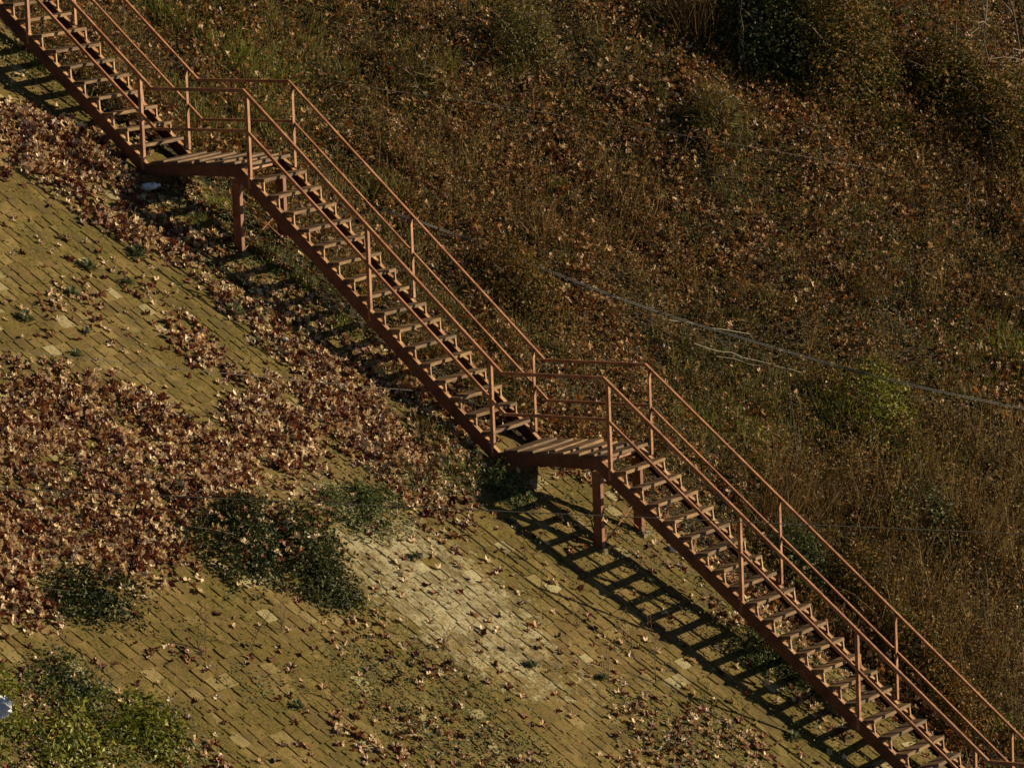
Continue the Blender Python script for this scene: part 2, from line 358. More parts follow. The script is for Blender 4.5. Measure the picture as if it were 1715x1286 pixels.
GRN = [   # low green weeds and clover
 (1.3, [(0.17, -6.43), (0.65, -5.14), (2.07, -4.43), (1.47, -2.41), (1.95, -0.35), (2.90, -0.47), (2.83, -3.77), (3.33, -6.73), (3.41, -9.98), (3.11, -10.81)]),
 (9, [(-3.97, 0.28), (-3.70, 2.01), (-2.44, 1.26), (-2.41, 0.80), (-3.24, 0.22), (-3.54, -0.37)]),
 (7, [(-1.54, -0.18), (-1.16, 1.83), (-0.00, 1.32), (0.92, 0.88), (1.26, 0.15), (0.75, -0.93), (0.09, -0.79), (-0.77, -0.47)]),
 (3, [(0.83, -1.48), (1.12, -0.04), (1.40, -1.08), (1.22, -1.99)]),
 (6, [(2.84, -2.99), (3.00, -1.36), (3.31, 0.08), (3.60, 0.44), (3.69, -1.20), (3.41, -2.08), (3.63, -3.56), (3.36, -3.89)]),
 (6, [(2.58, 0.69), (2.76, 1.40), (3.33, 0.94), (3.83, -0.58), (3.35, -0.57)]),
 (5, [(3.55, 1.74), (3.98, 2.96), (4.73, 2.61), (5.23, 2.56), (5.76, 2.45), (5.67, 1.98), (4.55, 2.00)]),
 (7, [(5.80, 0.93), (6.24, 1.29), (7.01, 1.32), (7.60, 0.88), (7.19, 0.12), (6.34, 0.13)]),
 (5, [(4.13, -5.21), (4.68, -5.13), (5.83, -4.81), (6.78, -4.68), (6.23, -7.10), (4.75, -6.28)]),
 (5, [(6.53, -2.79), (6.79, -1.54), (8.01, -1.74), (7.15, -3.72)]),
 (3.4, [(4.45, -8.08), (4.84, -6.93), (5.34, -7.29), (5.05, -8.01)]),
 (5, [(3.35, -11.17), (3.83, -9.96), (4.74, -9.04), (5.68, -10.23), (4.83, -13.38)]),
]
GRS = [   # olive grass
 (9, [(-4.32, 4.42), (-3.72, 6.15), (-2.28, 6.79), (-1.70, 6.08), (-1.92, 4.60), (-1.42, 3.00), (-1.86, 2.15), (-2.84, 3.18)]),
 (3, [(-2.38, 6.02), (-0.45, 9.81), (0.39, 8.18), (-0.79, 4.48)]),
 (9, [(3.09, 4.23), (3.43, 6.26), (4.88, 7.88), (6.00, 7.62), (5.97, 5.10), (5.04, 3.96), (4.23, 3.61)]),
 (8, [(4.30, 10.31), (5.22, 12.54), (6.49, 9.50), (5.67, 8.37)]),
 (5, [(4.69, 3.85), (5.38, 6.77), (6.49, 9.50), (9.26, 2.91), (8.01, 2.68), (6.21, 3.19)]),
 (6, [(5.13, 2.93), (6.42, 5.55), (7.31, 4.99), (6.21, 3.19)]),
]
BRU = [   # dry standing brush
 (5, [(-1.54, 4.55), (-0.02, 8.96), (3.25, 9.55), (4.82, 8.00), (3.33, 5.77), (2.08, 3.30), (-0.02, 3.71)]),
 (5.5, [(2.32, 11.55), (4.09, 15.26), (5.66, 11.48), (4.23, 8.36)]),
 (7.5, [(4.56, 3.77), (5.28, 6.98), (6.39, 9.76), (9.63, 2.03), (8.89, 2.42), (7.71, 2.65), (6.78, 2.98), (6.04, 3.21)]),
 (1.2, [(-4.19, 5.09), (-3.08, 7.89), (-1.88, 5.15), (-1.39, 3.09), (-2.24, 2.77)]),
]

# ------------------------------------------------------------------ bricks
def brick_template(k):
    rg = np.random.default_rng(100+k)
    c = np.array([(-1, -1), (0, -1), (1, -1), (1, 0), (1, 1), (0, 1), (-1, 1), (-1, 0)], float)*.5
    c = c+rg.normal(0, .024, c.shape)
    c[[0, 2, 4, 6]] *= rg.uniform(.94, 1.02, (4, 1))
    t = c*np.array([.992, .962])+rg.normal(0, .004, c.shape)
    V = [(0, 0, rg.normal(.02, .03))]+[(x, y, rg.normal(0, .03)) for x, y in t]+[(x, y, -.11+rg.normal(0, .03)) for x, y in c]+[(x, y, -1.6) for x, y in c]
    F = []
    for i in range(8):
        j = (i+1) % 8
        F += [(0, 1+i, 1+j), (1+i, 9+i, 9+j), (1+i, 9+j, 1+j), (9+i, 17+i, 17+j), (9+i, 17+j, 9+j)]
    return np.array(V), np.array(F)
BT = [brick_template(k) for k in range(14)]
def scatter(name, temps, pos, R, scale, rnd, mat, var=None, smooth=False):
    n = len(pos); var = RNG.integers(0, len(temps), n) if var is None else var
    scale = np.asarray(scale, float); scale = np.repeat(scale[:, None], 3, 1) if scale.ndim == 1 else scale
    Vs, Ts, Rs, off = [], [], [], 0
    for k, (V, F) in enumerate(temps):
        i = np.nonzero(var == k)[0]
        if not len(i): continue
        v = np.einsum('nij,nvj->nvi', R[i], V[None]*scale[i][:, None])+pos[i][:, None]
        Vs.append(v.reshape(-1, 3)); Rs.append(np.repeat(rnd[i], len(V)))
        Ts.append((F[None]+(np.arange(len(i))*len(V))[:, None, None]+off).reshape(-1, 3)); off += len(i)*len(V)
    return mesh_np(name, np.concatenate(Vs), np.concatenate(Ts), np.concatenate(Rs), mat, smooth)
def frames(n, az, tilt=None, tdir=None):
    """rotation matrices with local z along n (tilted), turned by az about it"""
    ref = np.zeros_like(n); ref[:, 0] = 1
    b = np.cross(n, ref); b /= np.linalg.norm(b, axis=1, keepdims=True); a = np.cross(b, n)
    if tilt is not None:
        ax = a*np.cos(tdir)[:, None]+b*np.sin(tdir)[:, None]; cx = np.cross(ax, n)
        n2 = n*np.cos(tilt)[:, None]+cx*np.sin(tilt)[:, None]
        a = a-n2*np.sum(a*n2, axis=1, keepdims=True); a = a/np.linalg.norm(a, axis=1, keepdims=True); b = np.cross(n2, a); n = n2
    x = a*np.cos(az)[:, None]+b*np.sin(az)[:, None]; y = np.cross(n, x)
    return np.stack([x, y, n], -1)

bp, bs = [], []
row = -9.0; ri = 0
while row < 12.3:
    pitch = random.uniform(.135, .172)
    y = -17+random.uniform(0, .2)
    while y < 2.6:
        L = random.choice((.15, .18, .20, .22, .24, .26, .31))*random.uniform(.95, 1.05)
        cx = row+pitch/2; cy = y+L/2
        bp.append((cx, cy)); bs.append((pitch*1.215, L)); y += L
    row += pitch; ri += 1
bp = np.array(bp); bs = np.array(bs)
bp[:, 0] += .05*fbm(bp[:, 0]*.6, bp[:, 1]*.9, 9, 2)+.7*fbm(bp[:, 0]*.10, bp[:, 1]*.16, 5, 2)+RNG.normal(0, .004, len(bp))
keep = paved(bp[:, 0], bp[:, 1]) & inpoly(bp[:, 0], bp[:, 1], FRAME)
keep &= (fbm(bp[:, 0]*1.6, bp[:, 1]*1.6, 31, 2) < .36) & (RNG.random(len(bp)) > .008)
bp, bs = bp[keep], bs[keep]
bz = terrain(bp[:, 0], bp[:, 1]); bn = normal(bp[:, 0], bp[:, 1], .25)
H = RNG.normal(.0170, .0024, len(bp))+.006*fbm(bp[:, 0]*2.2, bp[:, 1]*2.2, 41, 2)
bR = frames(bn, RNG.normal(0, .018, len(bp)), np.abs(RNG.normal(0, .008, len(bp))), RNG.uniform(0, 6.28, len(bp)))
bpos = np.stack([bp[:, 0], bp[:, 1], bz], 1)+bn*H[:, None]
gap = np.stack([RNG.uniform(-.004, .004, len(bp)), RNG.uniform(.008, .022, len(bp))], 1)
bscale = np.concatenate([bs-gap, np.full((len(bp), 1), .042)], 1)
bare = density(bp[:, 0], bp[:, 1], LIT, RIGHT, soft=0)+density(bp[:, 0], bp[:, 1], GRN, 0., soft=0)
dist = np.linalg.norm(bpos-np.array(CAM)[None], axis=1)
MID = [(-4.27, 1.25), (2.25, 17.83), (8.78, 2.59), (4.53, -12.11)]
score = np.where((bare < 1.5) & inpoly(bp[:, 0], bp[:, 1], MID), dist-6*bscale[:, 1], 1e6)
order = np.argsort(score); single = order[:300]; rest = order[300:]
BM = [mesh_np('brick', V, F, mat=BRICK) for V, F in BT]
for q, i in enumerate(single):
    o = bpy.data.objects.new('brick', BM[q % len(BM)]); COL.objects.link(o); o.parent = paving
    M = Matrix(bR[i].tolist()).to_4x4(); M.translation = Vector(bpos[i]); s = bscale[i]
    o.matrix_local = M @ Matrix.Diagonal((*s, 1))
o = link('brick_courses', scatter('brick_courses', BT, bpos[rest], bR[rest], bscale[rest], RNG.random(len(rest)), BRICK), paving)
tag(o, kind='stuff')

# ------------------------------------------------------------------ the steel stairs
W = 1.01221
stair = empty('outdoor_staircase', (0, 0, 0))
tag(stair, 'long rust brown steel staircase with two landings climbing the bank', 'staircase')
S1, S2, S3 = -.9556, -.967, -.8757                      # stringer slopes
def line1(x): return .188+S1*(x+1.5417)
def line2(x): return S2*x
def line3(x): return -3.365+S3*(x-4.8485)
DK_A, DK_B, DK_D = .186, -3.193, -7.41                  # deck heights
BEAM = .042
xa0 = -1.5417+(DK_A-BEAM-.188)/S1; xa1 = (DK_A-BEAM)/S2
xb0 = (DK_B-BEAM)/S2; xb1 = 4.8485+(DK_B-BEAM+3.365)/S3
xd0 = 4.8485+(DK_D-BEAM+3.365)/S3
path = [(-7.2, line1(-7.2)), (xa0, DK_A-BEAM), (xa1, DK_A-BEAM), (xb0, DK_B-BEAM), (xb1, DK_B-BEAM), (xd0, DK_D-BEAM), (xd0+1.4, DK_D-BEAM)]
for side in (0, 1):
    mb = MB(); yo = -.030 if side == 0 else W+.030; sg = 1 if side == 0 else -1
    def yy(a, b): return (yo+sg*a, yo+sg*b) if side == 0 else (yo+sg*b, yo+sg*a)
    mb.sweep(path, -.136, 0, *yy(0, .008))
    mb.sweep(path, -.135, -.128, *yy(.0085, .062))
    st_ = mb.build('stringer', SHADEDRUST, stair)
    mb = MB(); mb.sweep(path, -.009, -.001, *yy(.0085, .078)); mb.build('top_flange', SUNRUST, st_)
flights = [(-3.17176438-.20088*17, 1.9105809+.19170*17, .20088, .19170, 26, line1),
           (.18384488, -.01228424, .20378, .19830, 16, line2),
           (5.0449378, -3.377857, .21033, .18477, 22, line3)]
def tread_mesh(k):
    rg = np.random.default_rng(k); mb = MB(); y0, y1 = .006, W-.006; nx = 7
    V = []; F = []
    for i in range(nx):
        y = y0+(y1-y0)*i/(nx-1); sag = -.006*math.sin(math.pi*i/(nx-1))*rg.uniform(.2, 1.2)+rg.normal(0, .0015)
        e = rg.normal(0, .002); f = rg.normal(0, .003)
        V += [(-.188+f, y, sag-.038), (0+e, y, sag-.038), (0+e, y, sag-.004), (-.004+e, y, sag), (-.184+f, y, sag), (-.188+f, y, sag-.004)]
    for i in range(nx-1):
        for j in range(6): F.append((6*i+j, 6*i+6+j, 6*i+6+(j+1) % 6, 6*i+(j+1) % 6))
    F += [tuple(range(6)), tuple(range(6*nx-6, 6*nx))[::-1]]
    return mesh_py('tread', V, F, TREAD)
TM = [tread_mesh(k) for k in range(6)]
for (x0, z0, run, rise, n, ln) in flights:
    drop = z0-ln(x0)                                     # tread above stringer line at its front edge
    brk = []
    for sd in (0, 1):
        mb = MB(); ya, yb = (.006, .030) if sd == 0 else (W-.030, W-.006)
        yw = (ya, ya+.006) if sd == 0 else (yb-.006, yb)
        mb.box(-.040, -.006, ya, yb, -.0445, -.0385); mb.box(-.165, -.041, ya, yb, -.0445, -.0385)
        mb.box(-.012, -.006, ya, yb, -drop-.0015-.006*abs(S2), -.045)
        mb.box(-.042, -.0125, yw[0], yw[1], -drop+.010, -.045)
        brk.append(mesh_py('bracket', mb.V, mb.F, SUNRUST))
    for i in range(n):
        t = link('tread', TM[random.randrange(6)], stair); t.location = (x0+i*run, 0, z0-i*rise)
        t.rotation_euler = (random.gauss(0, .004), (-.085 if ln is line3 else -.035)+random.gauss(0, .018), random.gauss(0, .003))
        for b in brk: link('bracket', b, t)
def plank_mesh(k, w):
    me = tread_mesh(50+k); me.name = 'deck_plank'
    for v in me.vertices: v.co.x *= w/.188
    return me
PM = [plank_mesh(k, .188) for k in range(4)]
for (xs, xe, z, n) in ((xa0+.03, -.020, DK_A, 7), (xb0+.03, 4.835, DK_B, 7), (xd0+.05, xd0+1.4, DK_D, 6)):
    p = (xe-xs)/n
    for i in range(n):
        o = link('deck_plank', PM[(i*3) % 4], stair); o.location = (xs+(i+1)*p, 0, z+random.uniform(-.003, .003))
        o.rotation_euler = (random.gauss(0, .004), -.105+random.gauss(0, .012), random.gauss(0, .006))
# handrails, mid rails, posts
RT = 1.0705-.186
rail = [(-7.2, 1.0705+.957*(7.2-1.366)), (-1.366, DK_A+RT), (-.041, DK_A+RT), (3.42, -2.269), (4.80, -2.269), (9.655, -6.527), (xd0+1.4, -6.527)]
mid = [(x+.03, z-.494) if 0 < i < 6 else (x, z-.494) for i, (x, z) in enumerate(rail)]
def rail_at(pts, x):
    for (a, b), (c, d) in zip(pts, pts[1:]):
        if a <= x <= c: return b+(d-b)*(x-a)/(c-a)
for side in (0, 1):
    sg = 1 if side == 0 else -1; y = -.036 if side == 0 else W+.036
    def yy(a, b): return (y+sg*a, y+sg*b) if side == 0 else (y+sg*b, y+sg*a)
    for nm, pts, s in (('handrail', rail, .040), ('mid_rail', mid, .034)):
        mb = MB()
        mb.sweep(pts, -s/2, s/2-.0055, *yy(-.008, -.003))       # upright leg of the angle
        mb.sweep(pts, s/2-.005, s/2, *yy(-.008, s-.008))        # flat leg
        mb.build(nm, RUST, stair)
    for x in (-6.35, -4.75, -3.158, -1.5417, 0, 1.6258, 3.2652, 4.8485, 6.5384, 8.0162, 9.4764, xd0+1.3):
        ln = line1 if x < -1.4 else line2 if x < 4 else line3
        zb = ln(x) if x < 10 else DK_D-BEAM; zt = rail_at(rail, x)-.019
        mb = MB()
        mb.box(x-.020, x+.0135, *yy(0, .005), zb-.13, zt)
        mb.box(x+.014, x+.020, *yy(0, .050), zb+.012 if x < 10 else zb+.002, zt)
        mb.build('post', RUST, stair)
# columns, cross beams and rods under the landings
for (xc, z) in ((-.205, DK_A), (4.66, DK_B), (xd0+1.3, DK_D)):
    feet = []
    for y in (0, W):
        g = float(terrain(xc, y)); mb = MB(); zt = z-BEAM-.1385 if xc > 9 else z-BEAM-.16
        mb.box(xc-.055, xc+.055, y-.034, y-.027, g-.2, zt); mb.box(xc+.049, xc+.0555, y-.0265, y+.036, g-.2, zt); mb.box(xc-.0555, xc-.049, y-.0265, y+.036, g-.2, zt)
        cl_ = mb.build('column', COLRUST, stair); feet.append(g)
        mb = MB(); mb.box(xc-.10, xc+.10, y-.09, y+.10, g-.16, g+.030); mb.build('base_pad', PADC, cl_, .02)
    if xc < 9:
        for a, b in ((0, 1), (1, 0)):
            mb = MB(); za = z-.42-.25*a; zb_ = feet[b]+.03
            mb.tube([(xc+.02, W*a, za), (xc+.02, W*b, zb_)], .008, 5); mb.build('brace_rod', RUST, stair)
    mb = MB(); mb.box(xc-.03, xc+.03, .034, W-.034, z-.13, z-.046); mb.build('cross_beam', RUST, stair)
# ------------------------------------------------------------------ plant pieces
def plane_leaf(k):
    rg = np.random.default_rng(k)
    o = [(0, -.30), (.20, -.40), (.34, -.22), (.26, -.06), (.56, .06), (.50, .18), (.25, .20), (.16, .42), (0, .66)]
    o = o+[(-x, y) for x, y in o[1:-1]][::-1]
    o = np.array(o)*rg.uniform(.88, 1.12, (len(o), 1)); P = np.concatenate([[(0, .02)], o])
    k1, k2, tw = rg.uniform(1.2, 5.2), rg.uniform(-1.2, 3.0)+.01, rg.uniform(-.8, .8)
    x, y = P[:, 0], P[:, 1]
    z = (1-np.cos(k1*x))/k1+(1-np.cos(k2*y))/k2+tw*x*y+rg.normal(0, .035, len(P))
    V = np.stack([np.sin(k1*x)/k1, np.sin(k2*y)/k2, z], 1); V[:, 2] -= np.percentile(V[:, 2], 25)
    n = len(o); F = [(0, 1+i, 1+(i+1) % n) for i in range(n)]
    b = len(V); V = np.concatenate([V, [V[1]+(.02, 0, 0), V[1]-(.02, 0, 0), V[1]+(rg.normal(0, .06), -.35, .08)]]); F.append((b, b+1, b+2))
    return V, np.array(F)
PLANE = [plane_leaf(k) for k in range(16)]
def small_leaf(k):
    rg = np.random.default_rng(k+500); w = rg.uniform(.22, .38); f = rg.uniform(.02, .22); c = rg.uniform(-.25, .1)
    return np.array([(0, 0, 0), (w, .45, f+c*.2), (0, 1, c), (-w, .45, f+c*.2)]), np.array([(0, 1, 2), (0, 2, 3)])
SMALL = [small_leaf(k) for k in range(8)]
def blade(k, w=.018):
    rg = np.random.default_rng(k+900); b = rg.uniform(.05, .55); s = rg.normal(0, .12)
    P = [(0, 0), (.4, b*.16), (.75, b*.56), (1, b)]
    V = []
    for i, (z, y) in enumerate(P):
        ww = w*(1, .85, .55, 0)[i]; xo = s*(z**2)
        if i < 3: V += [(xo-ww, y, z*(1-.2*b)), (xo+ww, y, z*(1-.2*b))]
        else: V += [(xo, y, z*(1-.25*b))]
    return np.array(V), np.array([(0, 1, 2), (1, 3, 2), (2, 3, 4), (3, 5, 4), (4, 5, 6)])
BLADE = [blade(k) for k in range(8)]
STALK = [blade(k+40, .008) for k in range(6)]
def sample(n_per_m2, dens, xr=(-9, 13), yr=(-17, 24)):
    n = int((xr[1]-xr[0])*(yr[1]-yr[0])*n_per_m2)
    x = RNG.uniform(*xr, n); y = RNG.uniform(*yr, n)
    k = inpoly(x, y, FRAME); x, y = x[k], y[k]
    k = RNG.random(len(x))*9 < dens(x, y); return x[k], y[k]
def clear_stairs(x, y, h):
    """true where a plant of height h would not poke through the stair treads"""
    zs = np.where(x < xa0, line1(x), np.where(x < xa1, DK_A-.05, np.where(x < xb0, line2(x), np.where(x < xb1, DK_B-.05, line3(x)))))-.17
    return ~((y > -.12) & (y < W+.12)) | (terrain(x, y)+h < zs-.02)

def grow(name, mat, x, y, hgt, lean, temps, rnd, sc=None):
    """blades rooted on the ground, leaning at random"""
    n = len(x); up = np.zeros((n, 3)); up[:, 2] = 1; nn = normal(x, y)*.35+up*.65; nn /= np.linalg.norm(nn, axis=1, keepdims=True)
    R = frames(nn, RNG.uniform(0, 6.28, n), np.abs(RNG.normal(0, lean, n)), RNG.uniform(0, 6.28, n))
    pos = np.stack([x, y, terrain(x, y)-.015], 1)
    return scatter(name, temps, pos, R, hgt if sc is None else sc, rnd, mat)
def join(name, parts, mat):
    Vs, Ts, Rs, off = [], [], [], 0
    for me in parts:
        n = len(me.vertices); v = np.empty(n*3, np.float32); me.vertices.foreach_get('co', v)
        t = np.empty(len(me.loops), np.int32); me.loops.foreach_get('vertex_index', t)
        r = np.empty(n, np.float32); me.attributes['rnd'].data.foreach_get('value', r)
        Vs.append(v.reshape(-1, 3)); Ts.append(t.reshape(-1, 3)+off); Rs.append(r); off += n
        bpy.data.meshes.remove(me)
    return mesh_np(name, np.concatenate(Vs), np.concatenate(Ts), np.concatenate(Rs), mat)

# ------------------------------------------------------------------ fallen leaves
dl = lambda x, y: density(x, y, LIT, RIGHT)*np.clip(-.12+2.3*np.clip(fbm(x*2.3, y*2.3, 61, 4)+.36, 0, 1), 0, 1.15)
x, y = sample(760, lambda x, y: np.where(paved(x, y), dl(x, y), 0))
d = dl(x, y); h = RNG.random(len(x))**1.6*.085*np.clip(d/8, 0, 1)
h = h+np.where(inpoly(x, y, IVYP), RNG.random(len(x))*.34, 0)
ok = clear_stairs(x, y, h+.08); x, y, d, h = x[ok], y[ok], d[ok], h[ok]
n = normal(x, y); pos = np.stack([x, y, terrain(x, y)+.034+h], 1)
tilt = np.abs(RNG.normal(0, .45+.80*np.clip(d/8, 0, 1)))
R = frames(n, RNG.uniform(0, 6.28, len(x)), np.clip(tilt, 0, 1.5), RNG.uniform(0, 6.28, len(x)))
size = RNG.uniform(.060, .130, len(x)); rnd = np.clip(RNG.beta(1.6, 1.15, len(x)), .01, .99)
pos += n*(size*.06)[:, None]
near = np.zeros(len(x))
for j in np.nonzero(density(x, y, LIT, RIGHT, soft=0) < 1.0)[0]: near[j] = ((x-x[j])**2+(y-y[j])**2 < .2**2).sum()
lone = np.nonzero((near > 0) & (near <= 3) & ~inpoly(x, y, IVYP) & inpoly(x, y, MID))[0]
lone = lone[np.argsort(np.linalg.norm(pos[lone]-np.array(CAM), axis=1)-12*size[lone])][:170]
mass = np.setdiff1d(np.arange(len(x)), lone)
o = link('leaf_litter', scatter('leaf_litter', PLANE, pos[mass], R[mass], size[mass], rnd[mass], LITTER))
tag(o, 'drifts of curled tan and brown plane leaves piled over the brick paving', 'leaf litter', kind='stuff')
PLACES = [
 ((-1.40, -2.22), 'on the upper left paving near the left edge'), ((-0.80, -3.15), 'among the pale bricks of the upper left paving'), ((-0.53, -2.30), 'near the rosette weeds on the upper left paving'),
 ((0.08, -4.15), 'just above the left leaf drift'), ((0.18, -2.66), 'between the rosette weeds and the small leaf pile'), ((0.06, -1.41), 'at the edge of the leaf band beside the upper stairs'),
 ((0.92, -3.84), 'in the paved gap above the two leaf drifts'), ((2.02, -4.85), 'in the paved strip between the two leaf drifts'), ((3.89, -4.01), 'at the upper end of the lime whitened paving'),
 ((4.45, -3.94), 'on the lime whitened paving'), ((5.05, -3.67), 'at the lower end of the lime whitened paving'), ((3.99, -2.01), 'on the mossy paving above the lime whitened patch'),
 ((4.66, -1.53), 'left of the ladder shadow of the stairs'), ((4.38, 0.46), 'between the columns of the lower landing and its shadow'), ((5.66, -1.98), 'between the handrail shadows'),
 ((5.91, -1.00), 'inside the ladder shadow of the stairs'), ((5.25, 1.08), 'right under the lowest flight'), ((3.74, -7.16), 'just below the big ivy mound'), ((3.77, -8.62), 'below the smaller ivy clump'),
 ((4.51, -7.84), 'around the dry stalks on the lower left paving'), ((4.54, -6.42), 'on the bare paving below the trailing ivy'), ((4.45, -8.91), 'uphill of the yellow green bushes'), ((5.26, -8.72), 'on the bottom paving right of the yellow green bushes'),
 ((5.45, -7.48), 'on the bottom paving left of the sparse leaf patches'), ((5.32, -5.75), 'above the sparse leaf patches of the bottom paving'), ((6.13, -4.29), 'on the bottom paving right of the sparse leaf patches'), ((6.61, -3.80), 'near the bottom edge below the handrail shadows'), ((7.08, -1.82), 'near the bottom edge below the last treads')]
def place(x, y): return min(PLACES, key=lambda p: (p[0][0]-x)**2*1.5+(p[0][1]-y)**2)[1]
LM = [mesh_np('fallen_leaf', V, F, mat=LITTER) for V, F in PLANE]
for i in lone:
    o = bpy.data.objects.new('fallen_leaf', LM[random.randrange(12)]); COL.objects.link(o)
    M = Matrix(R[i].tolist()).to_4x4(); M.translation = Vector(pos[i]); o.matrix_local = M @ Matrix.Scale(size[i], 4)
    tag(o, ('large' if size[i] > .108 else 'small' if size[i] < .08 else 'middling')+' curled tan leaf lying '+place(x[i], y[i]), 'fallen leaf', 'single leaves scattered on the bare paving')
# litter caught in the brush
x, y = sample(620, lambda x, y: np.where(paved(x, y), 0, dl(x, y)*np.clip(-.10+1.9*np.clip(fbm(x*.9, y*.9, 67, 3)+.42, 0, 1), 0, 1.3)))
h = RNG.random(len(x))**2*.22
ok = clear_stairs(x, y, h+.08); x, y, h = x[ok], y[ok], h[ok]
n = normal(x, y)
R = frames(n, RNG.uniform(0, 6.28, len(x)), np.clip(np.abs(RNG.normal(0, .75, len(x))), 0, 1.5), RNG.uniform(0, 6.28, len(x)))
o = link('brush_leaf_litter', scatter('brush_leaf_litter', PLANE, np.stack([x, y, terrain(x, y)+.03+h], 1), R, RNG.uniform(.052, .120, len(x)), np.clip(RNG.beta(1.3, 1.3, len(x)), .01, .99), LITTERD))
tag(o, 'old brown leaves caught in the grass and brush right of the stairs', 'leaf litter', kind='stuff')

# ------------------------------------------------------------------ brush, grass and ground cover on the rough slope
rough = lambda x, y: np.where(y > pave_edge(x)+.15, 1., 0.)
# low bramble leaves
x, y = sample(1500, lambda x, y: rough(x, y)*(3.6+6*np.clip(fbm(x*.8, y*.8, 81, 3)+.3, 0, 1)))
cl = np.clip(fbm(x*1.3, y*1.3, 83, 3)+.42, 0, 1)
h = RNG.random(len(x))*(.04+.38*cl**1.5)
ok = clear_stairs(x, y, h+.05); x, y, h, cl = x[ok], y[ok], h[ok], cl[ok]
R = frames(normal(x, y), RNG.uniform(0, 6.28, len(x)), np.clip(np.abs(RNG.normal(0, .8, len(x))), 0, 1.6), RNG.uniform(0, 6.28, len(x)))
hue = np.clip(.53+1.2*fbm(x*.55, y*.55, 85, 3)+RNG.normal(0, .2, len(x)), .01, .99)
o = link('bramble_cover', scatter('bramble_cover', SMALL, np.stack([x, y, terrain(x, y)+h], 1), R, RNG.uniform(.030, .068, len(x)), hue, MIXED))
tag(o, 'low tangle of small olive and brown bramble leaves across the slope', 'brambles', kind='stuff')
# dry standing brush: clumps of stalks with clinging brown leaves
def dbru(x, y): return rough(x, y)*density(x, y, BRU, 3.2)
cx, cy = sample(30, dbru)
tall = dbru(cx, cy); ch = (.16+.075*tall*RNG.uniform(.5, 1.15, len(cx)))*(.7+.9*np.clip(fbm(cx*.7, cy*.7, 91, 2)+.4, 0, 1))
ns = 7
x = np.repeat(cx, ns)+RNG.normal(0, .07, len(cx)*ns); y = np.repeat(cy, ns)+RNG.normal(0, .07, len(cx)*ns)
hh = np.repeat(ch, ns)*RNG.uniform(.5, 1.15, len(x)); cr_ = np.repeat(RNG.random(len(cx)), ns)
ok = clear_stairs(x, y, hh) & (y > W+.15); 
p1 = grow('a', None, x[ok], y[ok], hh[ok], .34, STALK, np.clip(cr_[ok]*.6+RNG.random(ok.sum())*.4, .01, .99))
nl = 30
lx = np.repeat(cx, nl); ly = np.repeat(cy, nl); lh = np.repeat(ch, nl)*RNG.uniform(.15, 1., len(lx))
sp = .06+.38*lh; lx = lx+RNG.normal(0, 1, len(lx))*sp*.5; ly = ly+RNG.normal(0, 1, len(lx))*sp*.5
ok = clear_stairs(lx, ly, lh+.05) & (ly > W+.15); lx, ly, lh = lx[ok], ly[ok], lh[ok]
R = frames(normal(lx, ly), RNG.uniform(0, 6.28, len(lx)), RNG.uniform(0, 2.4, len(lx)), RNG.uniform(0, 6.28, len(lx)))
p2 = scatter('b', SMALL, np.stack([lx, ly, terrain(lx, ly)+lh], 1), R, RNG.uniform(.022, .055, len(lx)), np.clip(np.repeat(RNG.random(len(cx)), nl)[ok]*.55+RNG.random(len(lx))*.45, .01, .99), None)
o = link('dry_brush', join('dry_brush', [p1, p2], BRUSH))
tag(o, 'dense dry brown brush and dead stalks covering the slope right of the stairs', 'brush', kind='stuff')
# olive grass
def dgrs(x, y): return rough(x, y)*density(x, y, GRS, 2.9)*(.3+1.6*np.clip(fbm(x*1.1, y*1.1, 95, 3)+.4, 0, 1))
cx, cy = sample(85, dgrs); nb = 22
x = np.repeat(cx, nb)+RNG.normal(0, .055, len(cx)*nb); y = np.repeat(cy, nb)+RNG.normal(0, .055, len(cx)*nb)
hh = np.repeat(RNG.uniform(.08, .26, len(cx)), nb)*RNG.uniform(.6, 1.2, len(x))
ok = clear_stairs(x, y, hh); x, y, hh = x[ok], y[ok], hh[ok]
g = np.clip(.45+.9*fbm(x*.6, y*.6, 97, 2)+RNG.normal(0, .2, len(x)), .01, .99)
o = link('olive_grass', grow('olive_grass', GRASS, x, y, hh, .45, BLADE, g))
tag(o, 'rough olive green grass growing in tufts through the brush', 'grass', kind='stuff')
# green weeds creeping over the paving and under the stairs
def dgrn(x, y): return density(x, y, GRN, lambda x, y: np.where(y > -.6, 1.6, .22))*(.15+2.0*np.clip(fbm(x*2.1, y*2.1, 99, 3)+.32, 0, 1))
x, y = sample(1300, dgrn)
cl = np.clip(fbm(x*3, y*3, 101, 2)+.4, 0, 1); h = .03+RNG.random(len(x))*(.02+.20*cl)
ok = clear_stairs(x, y, h+.04); x, y, h = x[ok], y[ok], h[ok]
R = frames(normal(x, y), RNG.uniform(0, 6.28, len(x)), np.clip(np.abs(RNG.normal(0, .6, len(x))), 0, 1.5), RNG.uniform(0, 6.28, len(x)))
o = link('creeping_weeds', scatter('creeping_weeds', SMALL, np.stack([x, y, terrain(x, y)+h], 1), R, RNG.uniform(.022, .050, len(x)), np.clip(.5+.8*fbm(x*1.2, y*1.2, 103, 2)+RNG.normal(0, .22, len(x)), .01, .99), WEED))
tag(o, 'low green weeds creeping over the paving beside and under the stairs', 'weeds', kind='stuff')

